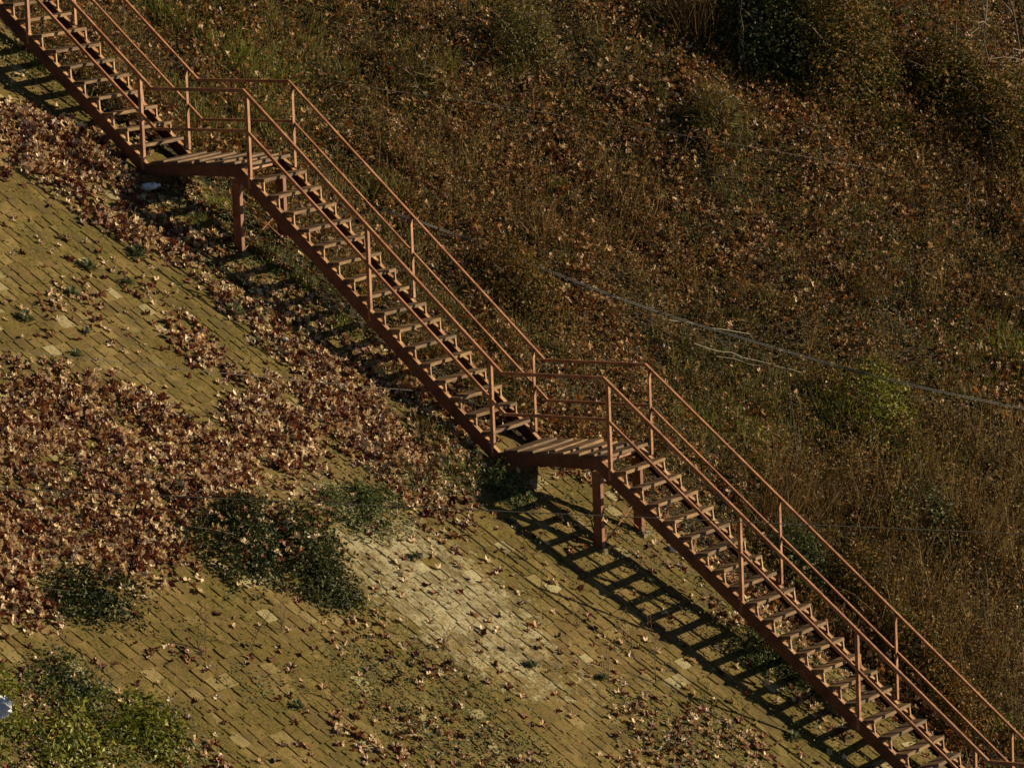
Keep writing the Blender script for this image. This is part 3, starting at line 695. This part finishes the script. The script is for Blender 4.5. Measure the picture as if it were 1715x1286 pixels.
# crumbs, bark bits and twiglets washed into the joints
x, y = sample(520, lambda x, y: np.where(paved(x, y), 1.0+7*np.clip(fbm(x*1.4, y*1.4, 121, 4)+.10, 0, 1)+8*(mud(x, y) > .014), 0))
ok = clear_stairs(x, y, .1); x, y = x[ok], y[ok]
R = frames(normal(x, y), RNG.uniform(0, 6.28, len(x)), np.abs(RNG.normal(0, .3, len(x))), RNG.uniform(0, 6.28, len(x)))
sc_ = RNG.uniform(.008, .030, len(x)); sc_ = np.stack([sc_*RNG.uniform(.4, 1.2, len(x)), sc_, sc_], 1)
o = link('paving_debris', scatter('paving_debris', SMALL, np.stack([x, y, terrain(x, y)+np.maximum(mud(x, y), .018)+.006], 1), R, sc_, RNG.random(len(x))**1.5, MIXED))
tag(o, 'crumbs of bark, leaf bits and soil strewn over the paving', 'debris', kind='stuff')

# ------------------------------------------------------------------ shrubs and single plants
def shrub(name, x, y, rad, hgt, n, leaf, mat, stem_mat, label, cat='shrub', group=None, dens_noise=1.6, seed=0, spiky=False, stems=7):
    rg = np.random.default_rng(seed+1000); z0 = float(terrain(x, y))
    root = empty(name, (x, y, z0)); tag(root, label, cat, group)
    # crown: leaves through an uneven volume, thicker towards the outside, broken by gaps
    m = n*4; u = rg.normal(size=(m, 3)); u /= np.linalg.norm(u, axis=1, keepdims=True); u[:, 2] = np.abs(u[:, 2])*1.15-.12
    r = rg.random(m)**.42
    ang = np.arctan2(u[:, 1], u[:, 0])
    lob = 1+.42*fbm(ang*1.3+seed, u[:, 2]*2.2, seed+7, 3)*2
    P = u*r[:, None]*lob[:, None]*np.array([rad[0], rad[1], hgt])
    fade = 1.15-np.linalg.norm(P[:, :2]/np.array(rad), axis=1)
    keep = (fbm(P[:, 0]*dens_noise*2.4+P[:, 2]*1.7, P[:, 1]*dens_noise*2.4-P[:, 2]*2.1, seed+3, 3) > -.06+rg.normal(0, .06, m)) & (rg.random(m) < fade*1.6+.12)
    P = P[keep][:n]
    gz = terrain(P[:, 0]+x, P[:, 1]+y)-z0; P[:, 2] = np.maximum(P[:, 2]+gz, gz+.02)
    out = P-np.array([0, 0, hgt*.15]); out = out/np.maximum(np.linalg.norm(out, axis=1, keepdims=True), 1e-6)
    nn = out*.6+np.array([0, 0, .6])+rg.normal(0, .55, P.shape); nn /= np.linalg.norm(nn, axis=1, keepdims=True)
    R = frames(nn, rg.uniform(0, 6.28, len(P)))
    if spiky: R = R[:, :, [0, 2, 1]]*np.array([1, 1, -1])[None, None]
    rr = np.clip(.5+.9*fbm(P[:, 0]*2.5+seed, P[:, 1]*2.5+P[:, 2], seed+5, 2)+rg.normal(0, .2, len(P)), .01, .99)
    me = scatter('foliage', SMALL if not spiky else BLADE, P, R, rg.uniform(leaf*.7, leaf*1.3, len(P)), rr, mat)
    tag(link('foliage', me, root), kind='stuff')
    mb = MB()
    for s in range(stems):
        a = 6.283*s/stems+rg.normal(0, .3); l = rg.uniform(.55, .95)
        ex, ey = math.cos(a)*rad[0]*l, math.sin(a)*rad[1]*l; ez = hgt*rg.uniform(.5, .95)+float(terrain(x+ex, y+ey))-z0
        mb.tube([(0, 0, -.05), (ex*.35, ey*.35, ez*.5+.02), (ex*.75, ey*.75, ez*.85), (ex, ey, ez)], max(.006, .02*hgt), 5, .25)
    mb.build('stems', stem_mat, root)
    return root
SH = [
 ('ivy_mound', (3.39, -5.48), (.65, 1.45), .42, 6500, .052, IVY, 'big dark green ivy mound between the leaf drifts and the pale paving'),
 ('ivy_mound', (4.00, -5.18), (.50, .75), .30, 2600, .048, IVY, 'low dark ivy trailing down the paving below the big ivy mound'),
 ('ivy_mound', (3.33, -8.67), (.45, .95), .30, 2400, .050, IVY, 'smaller dark ivy clump at the lower edge of the left leaf drift'),
 ('ivy_mound', (3.35, -3.20), (.45, .80), .26, 2200, .046, WEED, 'grey green creeper patch right of the big ivy mound'),
 ('leafy_bush', (4.37, -11.45), (.75, 1.1), .28, 2400, .060, SPURGE, 'yellow green leafy bush in the bottom left corner beside the white bag'),
 ('leafy_bush', (4.79, -10.20), (.60, .85), .25, 1700, .060, SPURGE, 'yellow green leafy bush on the paving right of the corner bush'),
 ('leafy_bush', (4.09, -10.37), (.45, .8), .22, 1500, .050, WEED, 'thin olive weeds uphill of the bottom left corner bush'),
 ('rounded_shrub', (-0.97, 8.71), (.55, .8), .85, 3600, .050, OLIVE, 'sunlit yellow green rounded shrub near the top centre'),
 ('evergreen_shrub', (1.59, 13.31), (1.05, 1.4), 1.5, 14000, .062, MIXED, 'large dark evergreen shrub at the top right casting a black shadow'),
 ('evergreen_shrub', (0.77, 12.80), (.9, 1.4), 1.25, 12000, .060, IVY, 'black green shrub in the shaded hollow at the top edge'),
 ('spiky_shrub', (1.32, 9.98), (.42, .50), .62, 900, .24, GRASS, 'small spiky green shrub alone on the leaf covered slope below the dark shrub'),
 ('leafy_bush', (2.65, 14.85), (.7, 1.1), .8, 4200, .060, MIXED, 'mid green bush under the pale bare twigs at the upper right'),
 ('leafy_bush', (3.65, 14.46), (.8, 1.1), .95, 5000, .060, MIXED, 'dark olive bush cut off by the right edge near the top'),
 ('leafy_bush', (2.71, 12.67), (.6, .8), .45, 2200, .055, MIXED, 'low olive bush below the large evergreen shrub'),
 ('leafy_bush', (1.60, 3.71), (.55, .70), .65, 2600, .055, MIXED, 'dark leafy bush behind the middle flight handrail'),
 ('grassy_bush', (-1.35, 6.50), (.55, .8), .55, 700, .26, GRASS, 'grey green grassy bush upper left of centre on the slope'),
 ('leafy_bush', (5.01, 7.03), (.6, .9), .55, 2400, .050, SPURGE, 'bright olive bush just below the grey cable on the right'),
 ('leafy_bush', (5.90, 2.91), (.45, .6), .55, 2400, .050, WEED, 'dark green bush beside the lower flight where a thin wire crosses'),
 ('leafy_bush', (6.42, 5.19), (.55, .8), .60, 2600, .050, WEED, 'green creeper mound in the tall brush under the thin wire'),
 ('leafy_bush', (7.33, 2.90), (.40, .45), .60, 1800, .050, WEED, 'green leafy plant beside a handrail post of the lowest flight'),
 ('leafy_bush', (6.59, 3.21), (.5, .55), .75, 2600, .050, MIXED, 'dark brown green bush at the edge of the shaded strip beside the lowest flight'),
 ('leafy_bush', (7.53, 2.79), (.5, .55), .75, 2600, .050, MIXED, 'olive brown bush behind the lowest flight above its lowest posts'),
 ('leafy_bush', (8.25, 2.49), (.45, .5), .65, 2200, .050, MIXED, 'brown leafed bush beside the bottom of the lowest flight'),
 ('leafy_bush', (3.67, -0.43), (.30, .45), .32, 1300, .050, WEED, 'green weeds sprouting by the concrete block of the lower landing'),
 ('leafy_bush', (6.53, 0.46), (.50, .60), .34, 1800, .045, WEED, 'weedy clump under the lowest flight beside its ladder shadow'),
 ('leafy_bush', (6.96, 0.61), (.45, .45), .32, 1400, .045, WEED, 'second weedy clump further down under the lowest flight'),
]
for k, (nm, p, rad, hg, n, lf, mt, lb) in enumerate(SH):
    shrub(nm, p[0], p[1], rad, hg, n, lf, mt, DARKBARK, lb, cat='shrub' if nm != 'ivy_mound' else 'ivy', seed=k*13, spiky=nm in ('spiky_shrub', 'grassy_bush'))

def tuft(name, x, y, h, n, spread, mat, label, cat, group=None, temps=BLADE, lean=.35, seed=0):
    rg = np.random.default_rng(seed+3000); z0 = float(terrain(x, y)); root = empty(name, (x, y, z0)); tag(root, label, cat, group)
    px, py = rg.normal(0, spread, n), rg.normal(0, spread, n)
    nn = np.stack([px*1.2, py*1.2, np.full(n, 1.)*max(spread*3, .2)], 1)+rg.normal(0, .04, (n, 3)); nn /= np.linalg.norm(nn, axis=1, keepdims=True)
    R = frames(nn, rg.uniform(0, 6.28, n), np.abs(rg.normal(0, lean, n)), rg.uniform(0, 6.28, n))
    pos = np.stack([px, py, terrain(x+px, y+py)-z0-.01], 1)
    me = scatter('blades', temps, pos, R, h*rg.uniform(.55, 1.1, n), np.clip(rg.beta(2, 2, n), .01, .99), mat)
    tag(link('blades', me, root), kind='stuff')
    return root
TF = [
 ((6.85, 5.97), .85, 200, .15, BRUSH, 'tall tan dry grass clump in the brush near the right edge'),
 ((6.96, 3.62), .75, 180, .15, BRUSH, 'tall reddish dry grass clump uphill of the lowest handrail'),
 ((5.34, 3.33), .65, 180, .14, BRUSH, 'dry brown grass clump beside the handrail post of the lowest flight'),
 ((0.09, 11.74), .95, 190, .17, BRUSH, 'tall brown dry reeds standing in the shaded hollow at the top'),
 ((1.01, 5.39), .60, 260, .13, BRUSH, 'brown dry grass clump above the middle flight'),
 ((5.48, 4.23), .65, 180, .16, BRUSH, 'broad dark brown dry grass clump right of the lower flight'),
 ((-0.39, 3.75), .45, 200, .12, GRASS, 'green and brown grass tuft beside the middle flight top rail'),
 ((-2.34, 3.90), .35, 240, .14, GRASS, 'bright green grass tuft behind the upper landing handrail'),
 ((-2.07, 2.14), .34, 220, .13, GRASS, 'yellow green grass tuft right behind the upper landing'),
 ((-1.68, 3.21), .32, 220, .13, GRASS, 'green grass tuft behind the downhill end of the upper landing'),
 ((-0.91, 0.66), .24, 150, .11, FRESH, 'green weed tuft right of the upper landing columns'),
 ((-0.74, -0.04), .22, 150, .11, FRESH, 'green weed tuft left of the upper landing columns'),
 ((-0.10, 0.36), .24, 150, .12, GRASS, 'olive grass tuft in the upper part of the middle flight shadow'),
 ((0.41, 0.40), .24, 150, .12, FRESH, 'green grass tuft between the shadow bars of the middle flight'),
 ((1.16, 0.17), .24, 150, .12, FRESH, 'green grass tuft near the torn white scrap'),
 ((1.90, -0.12), .26, 150, .12, GRASS, 'olive grass tuft in the lower part of the middle flight shadow'),
 ((2.69, -0.53), .28, 170, .13, GRASS, 'olive grass tuft left of the foot of the middle flight'),
 ((3.20, -0.86), .26, 170, .13, FRESH, 'green grass tuft uphill of the lower landing shadow'),
 ((3.11, -1.70), .30, 150, .14, BRUSH, 'dry tan grass clump left of the lower landing'),
 ((-3.41, 0.48), .22, 190, .14, FRESH, 'bright green weed tuft under the left edge of the top flight'),
 ((-2.84, 0.40), .22, 170, .13, FRESH, 'bright green weed tuft under the middle of the top flight'),
 ((6.81, 0.76), .30, 150, .14, BRUSH, 'dry brown grass clump breaking the ladder shadow of the lowest flight'),
 ((-2.74, 4.12), .34, 300, .18, FRESH, 'bright green grass tuft above the upper landing handrail'),
 ((-2.38, 4.41), .30, 260, .16, FRESH, 'bright green grass tuft right of the upper landing rail bend'),
 ((-3.54, 3.74), .30, 260, .16, FRESH, 'bright green grass tuft right of the top flight handrail'),
 ((-2.52, 2.37), .26, 220, .13, FRESH, 'bright green grass tuft beside the last tread of the top flight'),
 ((-1.97, 3.35), .26, 220, .14, FRESH, 'bright green grass tuft seen through the upper landing railing'),
 ((5.52, 10.30), .40, 300, .22, FRESH, 'bright green grass tuft at the right edge above the cable end'),
 ((4.73, 6.72), .32, 300, .22, FRESH, 'bright green grass patch under the grey cable right of the fallen canes'),
 ((4.29, 4.66), .28, 300, .22, FRESH, 'bright green grass patch uphill of the lower landing handrail'),
 ((3.75, 4.24), .24, 240, .18, FRESH, 'green grass patch just right of the lower landing top rail'),
 ((5.75, 6.50), .32, 260, .2, FRESH, 'green grass patch above the tall dry brush on the right'),
 ((8.64, 3.01), .32, 240, .2, FRESH, 'green grass tuft at the right edge beside the lowest rail'),
 ((4.00, -9.33), .12, 100, .09, GRASS, 'small bright green grass patch on the paving above the corner bush'),
]
for k, (p, h, n, sp, mt, lb) in enumerate(TF):
    tuft('dry_grass_clump' if mt is BRUSH else 'grass_tuft', p[0], p[1], h, n, sp, mt, lb, 'grass', temps=STALK if mt is BRUSH else BLADE, seed=k)
# rosette weeds in the joints of the paving
RW = [
 ((-0.51, -2.84), .17, 'grey green rosette weed on the upper left paving, left of its twin'),
 ((-0.50, -1.80), .19, 'grey green rosette weed beside the leaf band on the upper left paving'),
 ((-0.06, -4.84), .17, 'green rosette weed at the left edge with leaves caught uphill of it'),
 ((-0.23, -3.63), .15, 'weed half buried under a small pile of leaves on the left paving'),
 ((-0.19, -2.52), .12, 'small dry weed holding leaves in the middle of the left paving'),
 ((0.29, -4.16), .10, 'tiny grey weed on the paving just above the left leaf drift'),
 ((0.54, -4.74), .12, 'grey green weed at the upper edge of the left leaf drift'),
 ((-0.27, -1.04), .10, 'small green weed at the edge of the stair shadow'),
 ((1.71, -4.23), .11, 'small green weed in the gap between the two leaf drifts'),
 ((0.56, -1.37), .20, 'bushy green weed left of the middle flight shadow'),
 ((4.07, -3.27), .13, 'green weed with a few leaves above the pale lime stained paving'),
 ((4.03, -0.96), .10, 'single light green seedling beside the ladder shadow'),
 ((5.63, -3.47), .12, 'small green weed right below the pale lime stained paving'),
 ((6.05, -2.58), .11, 'dark weed tuft in a paving joint near the handrail shadow'),
 ((5.14, -7.68), .12, 'dark green weed sprig on the bottom paving'),
 ((7.51, -0.69), .16, 'pale green weed under the last visible treads'),
]
for k, (p, s, lb) in enumerate(RW):
    x, y = p; rg = np.random.default_rng(k+4000); z0 = float(terrain(x, y))+.03; root = empty('rosette_weed', (x, y, z0)); tag(root, lb, 'weed')
    n = 170; a = rg.uniform(0, 6.28, n); el = rg.uniform(.05, 1.2, n); rr_ = rg.random(n)*.5*s
    dirs = np.stack([np.cos(a)*np.cos(el), np.sin(a)*np.cos(el), np.sin(el)], 1)
    pos = dirs*rr_[:, None]*np.array([1, 1.4, .8]); pos[:, 2] += pos[:, 0]*-.69
    side = np.cross(dirs, [0, 0, 1.]); side /= np.linalg.norm(side, axis=1, keepdims=True); R = np.stack([side, dirs, np.cross(side, dirs)], -1)
    tag(link('leaves', scatter('leaves', SMALL, pos, R, rg.uniform(.20, .40, n)*s, np.clip(rg.beta(2, 2, n), .01, .99), SAGE), root), kind='stuff')
    mb = MB(); mb.tube([(0, 0, -.05), (0, 0, .03)], .006, 5); mb.build('crown', DARKBARK, root)
# thin dry weed stalks standing on the paving
for k, (p, h) in enumerate([((5.40, -1.92), 0.62), ((4.93, -1.97), 0.45), ((5.93, -1.62), 0.60), ((6.33, -1.83), 0.70), ((4.48, -1.49), 0.42), ((6.09, -2.59), 0.62), ((5.47, -4.49), 0.40), ((4.27, -8.09), 0.62), ((4.18, -8.12), 0.50), ((4.37, -7.41), 0.62), ((4.31, -6.65), 0.45), ((2.87, -1.96), 0.75), ((2.69, -1.92), 0.60), ((3.84, -3.46), 0.35), ((5.10, -4.56), 0.30), ((6.73, -1.42), 0.50), ((7.09, -1.16), 0.45), ((5.22, -7.09), 0.40), ((5.77, -0.87), 0.50), ((4.25, -10.23), 0.50)]):
    x, y = p; rg = np.random.default_rng(k+5000); z0 = float(terrain(x, y)); root = empty('dry_weed_stalk', (x, y, z0))
    tag(root, ('tall' if h >= .6 else 'short' if h < .45 else 'thin')+' dry brown weed stalk '+place(x, y), 'weed', 'dry weed stalks on the paving')
    mb = MB(); lx, ly = rg.normal(0, .08), rg.normal(0, .08)
    for s in range(3):
        ex, ey, ez = lx+rg.normal(0, .09), ly+rg.normal(0, .09), h*rg.uniform(.6, 1.05)
        mb.tube([(rg.normal(0, .02), rg.normal(0, .02), -.03), (ex*.4, ey*.4, ez*.5), (ex, ey, ez)], .0045, 4, .4)
    mb.build('stem', DARKBARK, root)
    n = 26; t = rg.random(n); pos = np.stack([lx*t+rg.normal(0, .035, n), ly*t+rg.normal(0, .035, n), h*(.1+.85*t)], 1)
    nn = rg.normal(size=(n, 3)); nn /= np.linalg.norm(nn, axis=1, keepdims=True)
    tag(link('leaves', scatter('leaves', SMALL, pos, frames(nn, rg.uniform(0, 6.28, n)), rg.uniform(.02, .04, n), rg.random(n), MIXED), root), kind='stuff')

# ------------------------------------------------------------------ bare twigs, canes, cables, litter
def twig(name, pts, r, label, cat, mat, branches=(), taper=.35):
    o0 = pts[0]; z0 = float(terrain(o0[0], o0[1])); root = empty(name, (o0[0], o0[1], z0)); tag(root, label, cat)
    def loc(q): return (q[0]-o0[0], q[1]-o0[1], float(terrain(q[0], q[1]))+q[2]-z0)
    mb = MB(); mb.tube([loc(q) for q in pts], r, 6, taper); mb.build('stem', mat, root)
    for b in branches:
        mb = MB(); mb.tube([loc(q) for q in b], r*.6, 5, .4); mb.build('branch', mat, root)
    return root
def wob(a, b, h0, h1, n=6, amp=.05, seed=0, arch=0.):
    rg = np.random.default_rng(seed+6000); out = []
    for i in range(n+1):
        t = i/n; out.append((a[0]+(b[0]-a[0])*t+rg.normal(0, amp), a[1]+(b[1]-a[1])*t+rg.normal(0, amp), h0+(h1-h0)*t+arch*math.sin(math.pi*t)))
    return out
A = (2.94, 15.37)
twig('bare_sapling', wob(A, (A[0]+.1, A[1]-.3), -.05, 1.9, 7, .035, 1), .016, 'pale bare sapling with curved twigs at the upper right', 'sapling', BARK,
     [wob((A[0]+.02, A[1]-.05), (A[0]+.35, A[1]+.75), .45, .35, 5, .03, 2, .1), wob((A[0]+.03, A[1]-.1), (A[0]-.15, A[1]+.5), .9, 1.5, 5, .03, 3), wob((A[0]+.04, A[1]-.15), (A[0]+.2, A[1]-.9), 1.0, 1.25, 5, .03, 4, .15), wob((A[0], A[1]), (A[0]+.5, A[1]-.3), .3, .95, 5, .03, 5)])
A = (2.87, 16.77)
twig('bare_sapling', wob(A, (A[0]-.15, A[1]-.2), -.05, 1.6, 6, .035, 11), .018, 'pale curved bare stem at the right edge near the top', 'sapling', BARK,
     [wob((A[0]-.02, A[1]-.02), (A[0]+.1, A[1]-.9), .25, .15, 5, .03, 12, .12), wob((A[0]-.05, A[1]-.1), (A[0]-.3, A[1]-.7), .7, 1.3, 5, .03, 13)])
A, B = (0.90, 11.69), (0.27, 12.69)
for k, (p, h, lb) in enumerate((
   ((4.98, 4.76), 1.3, 'thin pale bare stem standing in grass above the lowest handrail'),
   ((3.99, 12.26), .9, 'thin pale bare stem standing alone on the right hand slope'),
   ((6.40, 5.52), .95, 'pair of pale dead stems in the tall brush on the right'),
   ((7.89, 3.92), 1.1, 'bent grey dead stem in brush near the bottom right'),
   ((0.78, 11.74), 1.1, 'thin grey stem at the edge of the shaded hollow'))):
    rg = np.random.default_rng(k+70)
    twig('dead_stem', wob(p, (p[0]+rg.normal(0, .15), p[1]+rg.normal(0, .2)), -.05, h, 6, .02, k+20), .009, lb, 'dead stem', BARK,
         [wob((p[0], p[1], ), (p[0]+rg.normal(0, .1), p[1]+rg.normal(0, .3)), h*.15, h*.8, 5, .02, k+40)])
twig('fallen_cane', wob((2.82, 5.30), (3.54, 6.42), .30, .26, 8, .004, 31), .009, 'bleached cane lying on the brush below the grey cable, upper of two', 'cane', CANE, taper=.6)
twig('fallen_cane', wob((3.23, 5.37), (4.17, 6.56), .26, .22, 9, .005, 32), .009, 'bleached forked cane lying on the brush, lower of two', 'cane', CANE,
     [wob((3.44, 5.54), (3.83, 6.05), .22, .22, 5, .004, 33)], taper=.5)
twig('curved_twig', wob((1.26, 9.92), (1.47, 10.59), .15, .2, 7, .01, 34, .28), .010, 'pale arching twig below the small spiky shrub', 'twig', CANE)

def cable(name, P, r, mat, label, strands=((0, 0),)):
    mb = MB()
    for (du, dv) in strands: mb.tube([(p[0], p[1]+du, p[2]+dv) for p in P], r, 6)
    o = mb.build(name, mat); tag(o, label, 'cable'); return o
def smooth_path(P, n=6):
    out = []; Q = [Vector(p) for p in P]
    for i in range(len(Q)-1):
        a, b, c, d = Q[max(i-1, 0)], Q[i], Q[i+1], Q[min(i+2, len(Q)-1)]
        for k in range(n):
            t = k/n; out.append(.5*((2*b)+(c-a)*t+(2*a-5*b+4*c-d)*t*t+(3*b-a-3*c+d)*t**3))
    return out+[Q[-1]]
def span(a, b, sag, n=40):
    return [tuple(a[i]+(b[i]-a[i])*k/n-(sag*4*(k/n)*(1-k/n) if i == 2 else 0) for i in range(3)) for k in range(n+1)]
for nm, P, r, mat, lb, st in [('overhead_wire', ((1.819, -15.663, -0.87), (14.759, -0.54, -3.659), 0.02), 0.0055, 'w', 'thin dark wire crossing in front of the stairs below the lower landing', ((0, 0),)), ('guy_wire', ((3.238, -14.463, 0.462), (2.304, -0.036, -2.53), 0.05), 0.0045, 'w', 'thin dark wire running from the middle flight over the left paving', ((0, 0),)), ('grey_cable', ((0.033, 3.037, -0.771), (0.395, 3.306, -0.948), (0.757, 3.727, -1.19), (1.406, 3.95, -1.462), (2.206, 4.678, -1.958), (2.852, 5.397, -2.368), (3.59, 6.128, -2.758), (4.333, 6.871, -3.136), (5.097, 7.413, -3.438), (5.788, 8.128, -3.732), (6.653, 9.245, -4.115)), 0.0075, 'c', 'thick grey double cable lying over the brush towards the right edge', ((0, 0), (0.01, 0.017))), ('grey_cable', ((-1.758, 4.952, 0.655), (-1.391, 5.553, 0.488), (-0.455, 7.085, 0.119), (0.647, 8.392, -0.261), (1.586, 9.371, -0.563), (2.648, 10.873, -1.008), (2.954, 11.751, -1.219)), 0.004, 'c', 'thin grey wire lying over the leaf strewn slope near the top', ((0, 0),))]:
    cable(nm, span(P[0], P[1], P[2]) if len(P) == 3 and not isinstance(P[2], tuple) else smooth_path(P), r, WIRE if mat == 'w' else CABLE, lb, st)

def lathe(prof, n=12):
    V = []; F = []
    for (r, z) in prof:
        for k in range(n): V.append((r*math.cos(6.2832*k/n), r*math.sin(6.2832*k/n), z))
    for i in range(len(prof)-1):
        for k in range(n): F.append((i*n+k, i*n+(k+1) % n, i*n+n+(k+1) % n, i*n+n+k))
    F += [tuple(range(n))[::-1], tuple(range((len(prof)-1)*n, len(prof)*n))]
    return V, F
bx, by = (-1.28, -0.30)
bot = empty('plastic_bottle', (bx, by, float(terrain(bx, by))+.105)); tag(bot, 'white plastic bottle lying in the dark shade under the upper landing', 'bottle')
bot.rotation_euler = (math.radians(84), math.radians(8), math.radians(118))
V, F = lathe([(.040, -.10), (.046, -.09), (.046, .05), (.036, .08), (.018, .098), (.018, .108)]); link('body', mesh_py('body', V, F, WHITE), bot)
V, F = lathe([(.020, .1085), (.020, .128), (.017, .131)]); link('cap', mesh_py('cap', V, F, WHITE), bot)
def crumple(name, p, s, label, cat, seed, flat=.6, dz=.05, mat=None):
    rg = np.random.default_rng(seed+8000); V, F = [], []; n, m = 22, 14
    x, y = p; z0 = float(terrain(x, y))+dz
    for i in range(m):
        th = math.pi*(i+.5)/m
        for k in range(n):
            ph = 6.2832*k/n; r = 1+rg.normal(0, .13)+.12*math.sin(3*ph+seed)*math.sin(th)
            V.append((s[0]*r*math.sin(th)*math.cos(ph), s[1]*r*math.sin(th)*math.sin(ph), s[2]*r*math.cos(th)))
    for i in range(m-1):
        for k in range(n): F.append((i*n+k, i*n+n+k, i*n+n+(k+1) % n, i*n+(k+1) % n))
    F += [tuple(range(n)), tuple(range((m-1)*n, m*n))[::-1]]
    o = link(name, mesh_py(name, V, F, mat or WHITE)); o.location = (x, y, z0); o.rotation_euler = (0, .6, rg.uniform(0, 3)); tag(o, label, cat)
crumple('plastic_bag', (4.41, -12.11), (.09, .15, .11), 'crumpled white plastic bag at the left edge in the corner bush', 'bag', 1, dz=.40)
crumple('paper_scrap', (1.08, -1.11), (.035, .10, .025), 'torn white scrap beside the middle flight shadow', 'litter', 2, dz=.07)
crumple('paper_scrap', (6.49, 0.79), (.05, .09, .04), 'crumpled white scrap in the weeds under the lowest flight', 'litter', 3, dz=.17)
crumple('paper_scrap', (5.05, 1.17), (.05, .07, .05), 'small white crumpled ball on the paving beside the lower landing columns', 'litter', 4, dz=.07)
crumple('loose_stone', (2.91, 1.15), (.07, .10, .05), 'pale grey stone just uphill of the lower landing', 'stone', 5, dz=.05, mat=STONE)
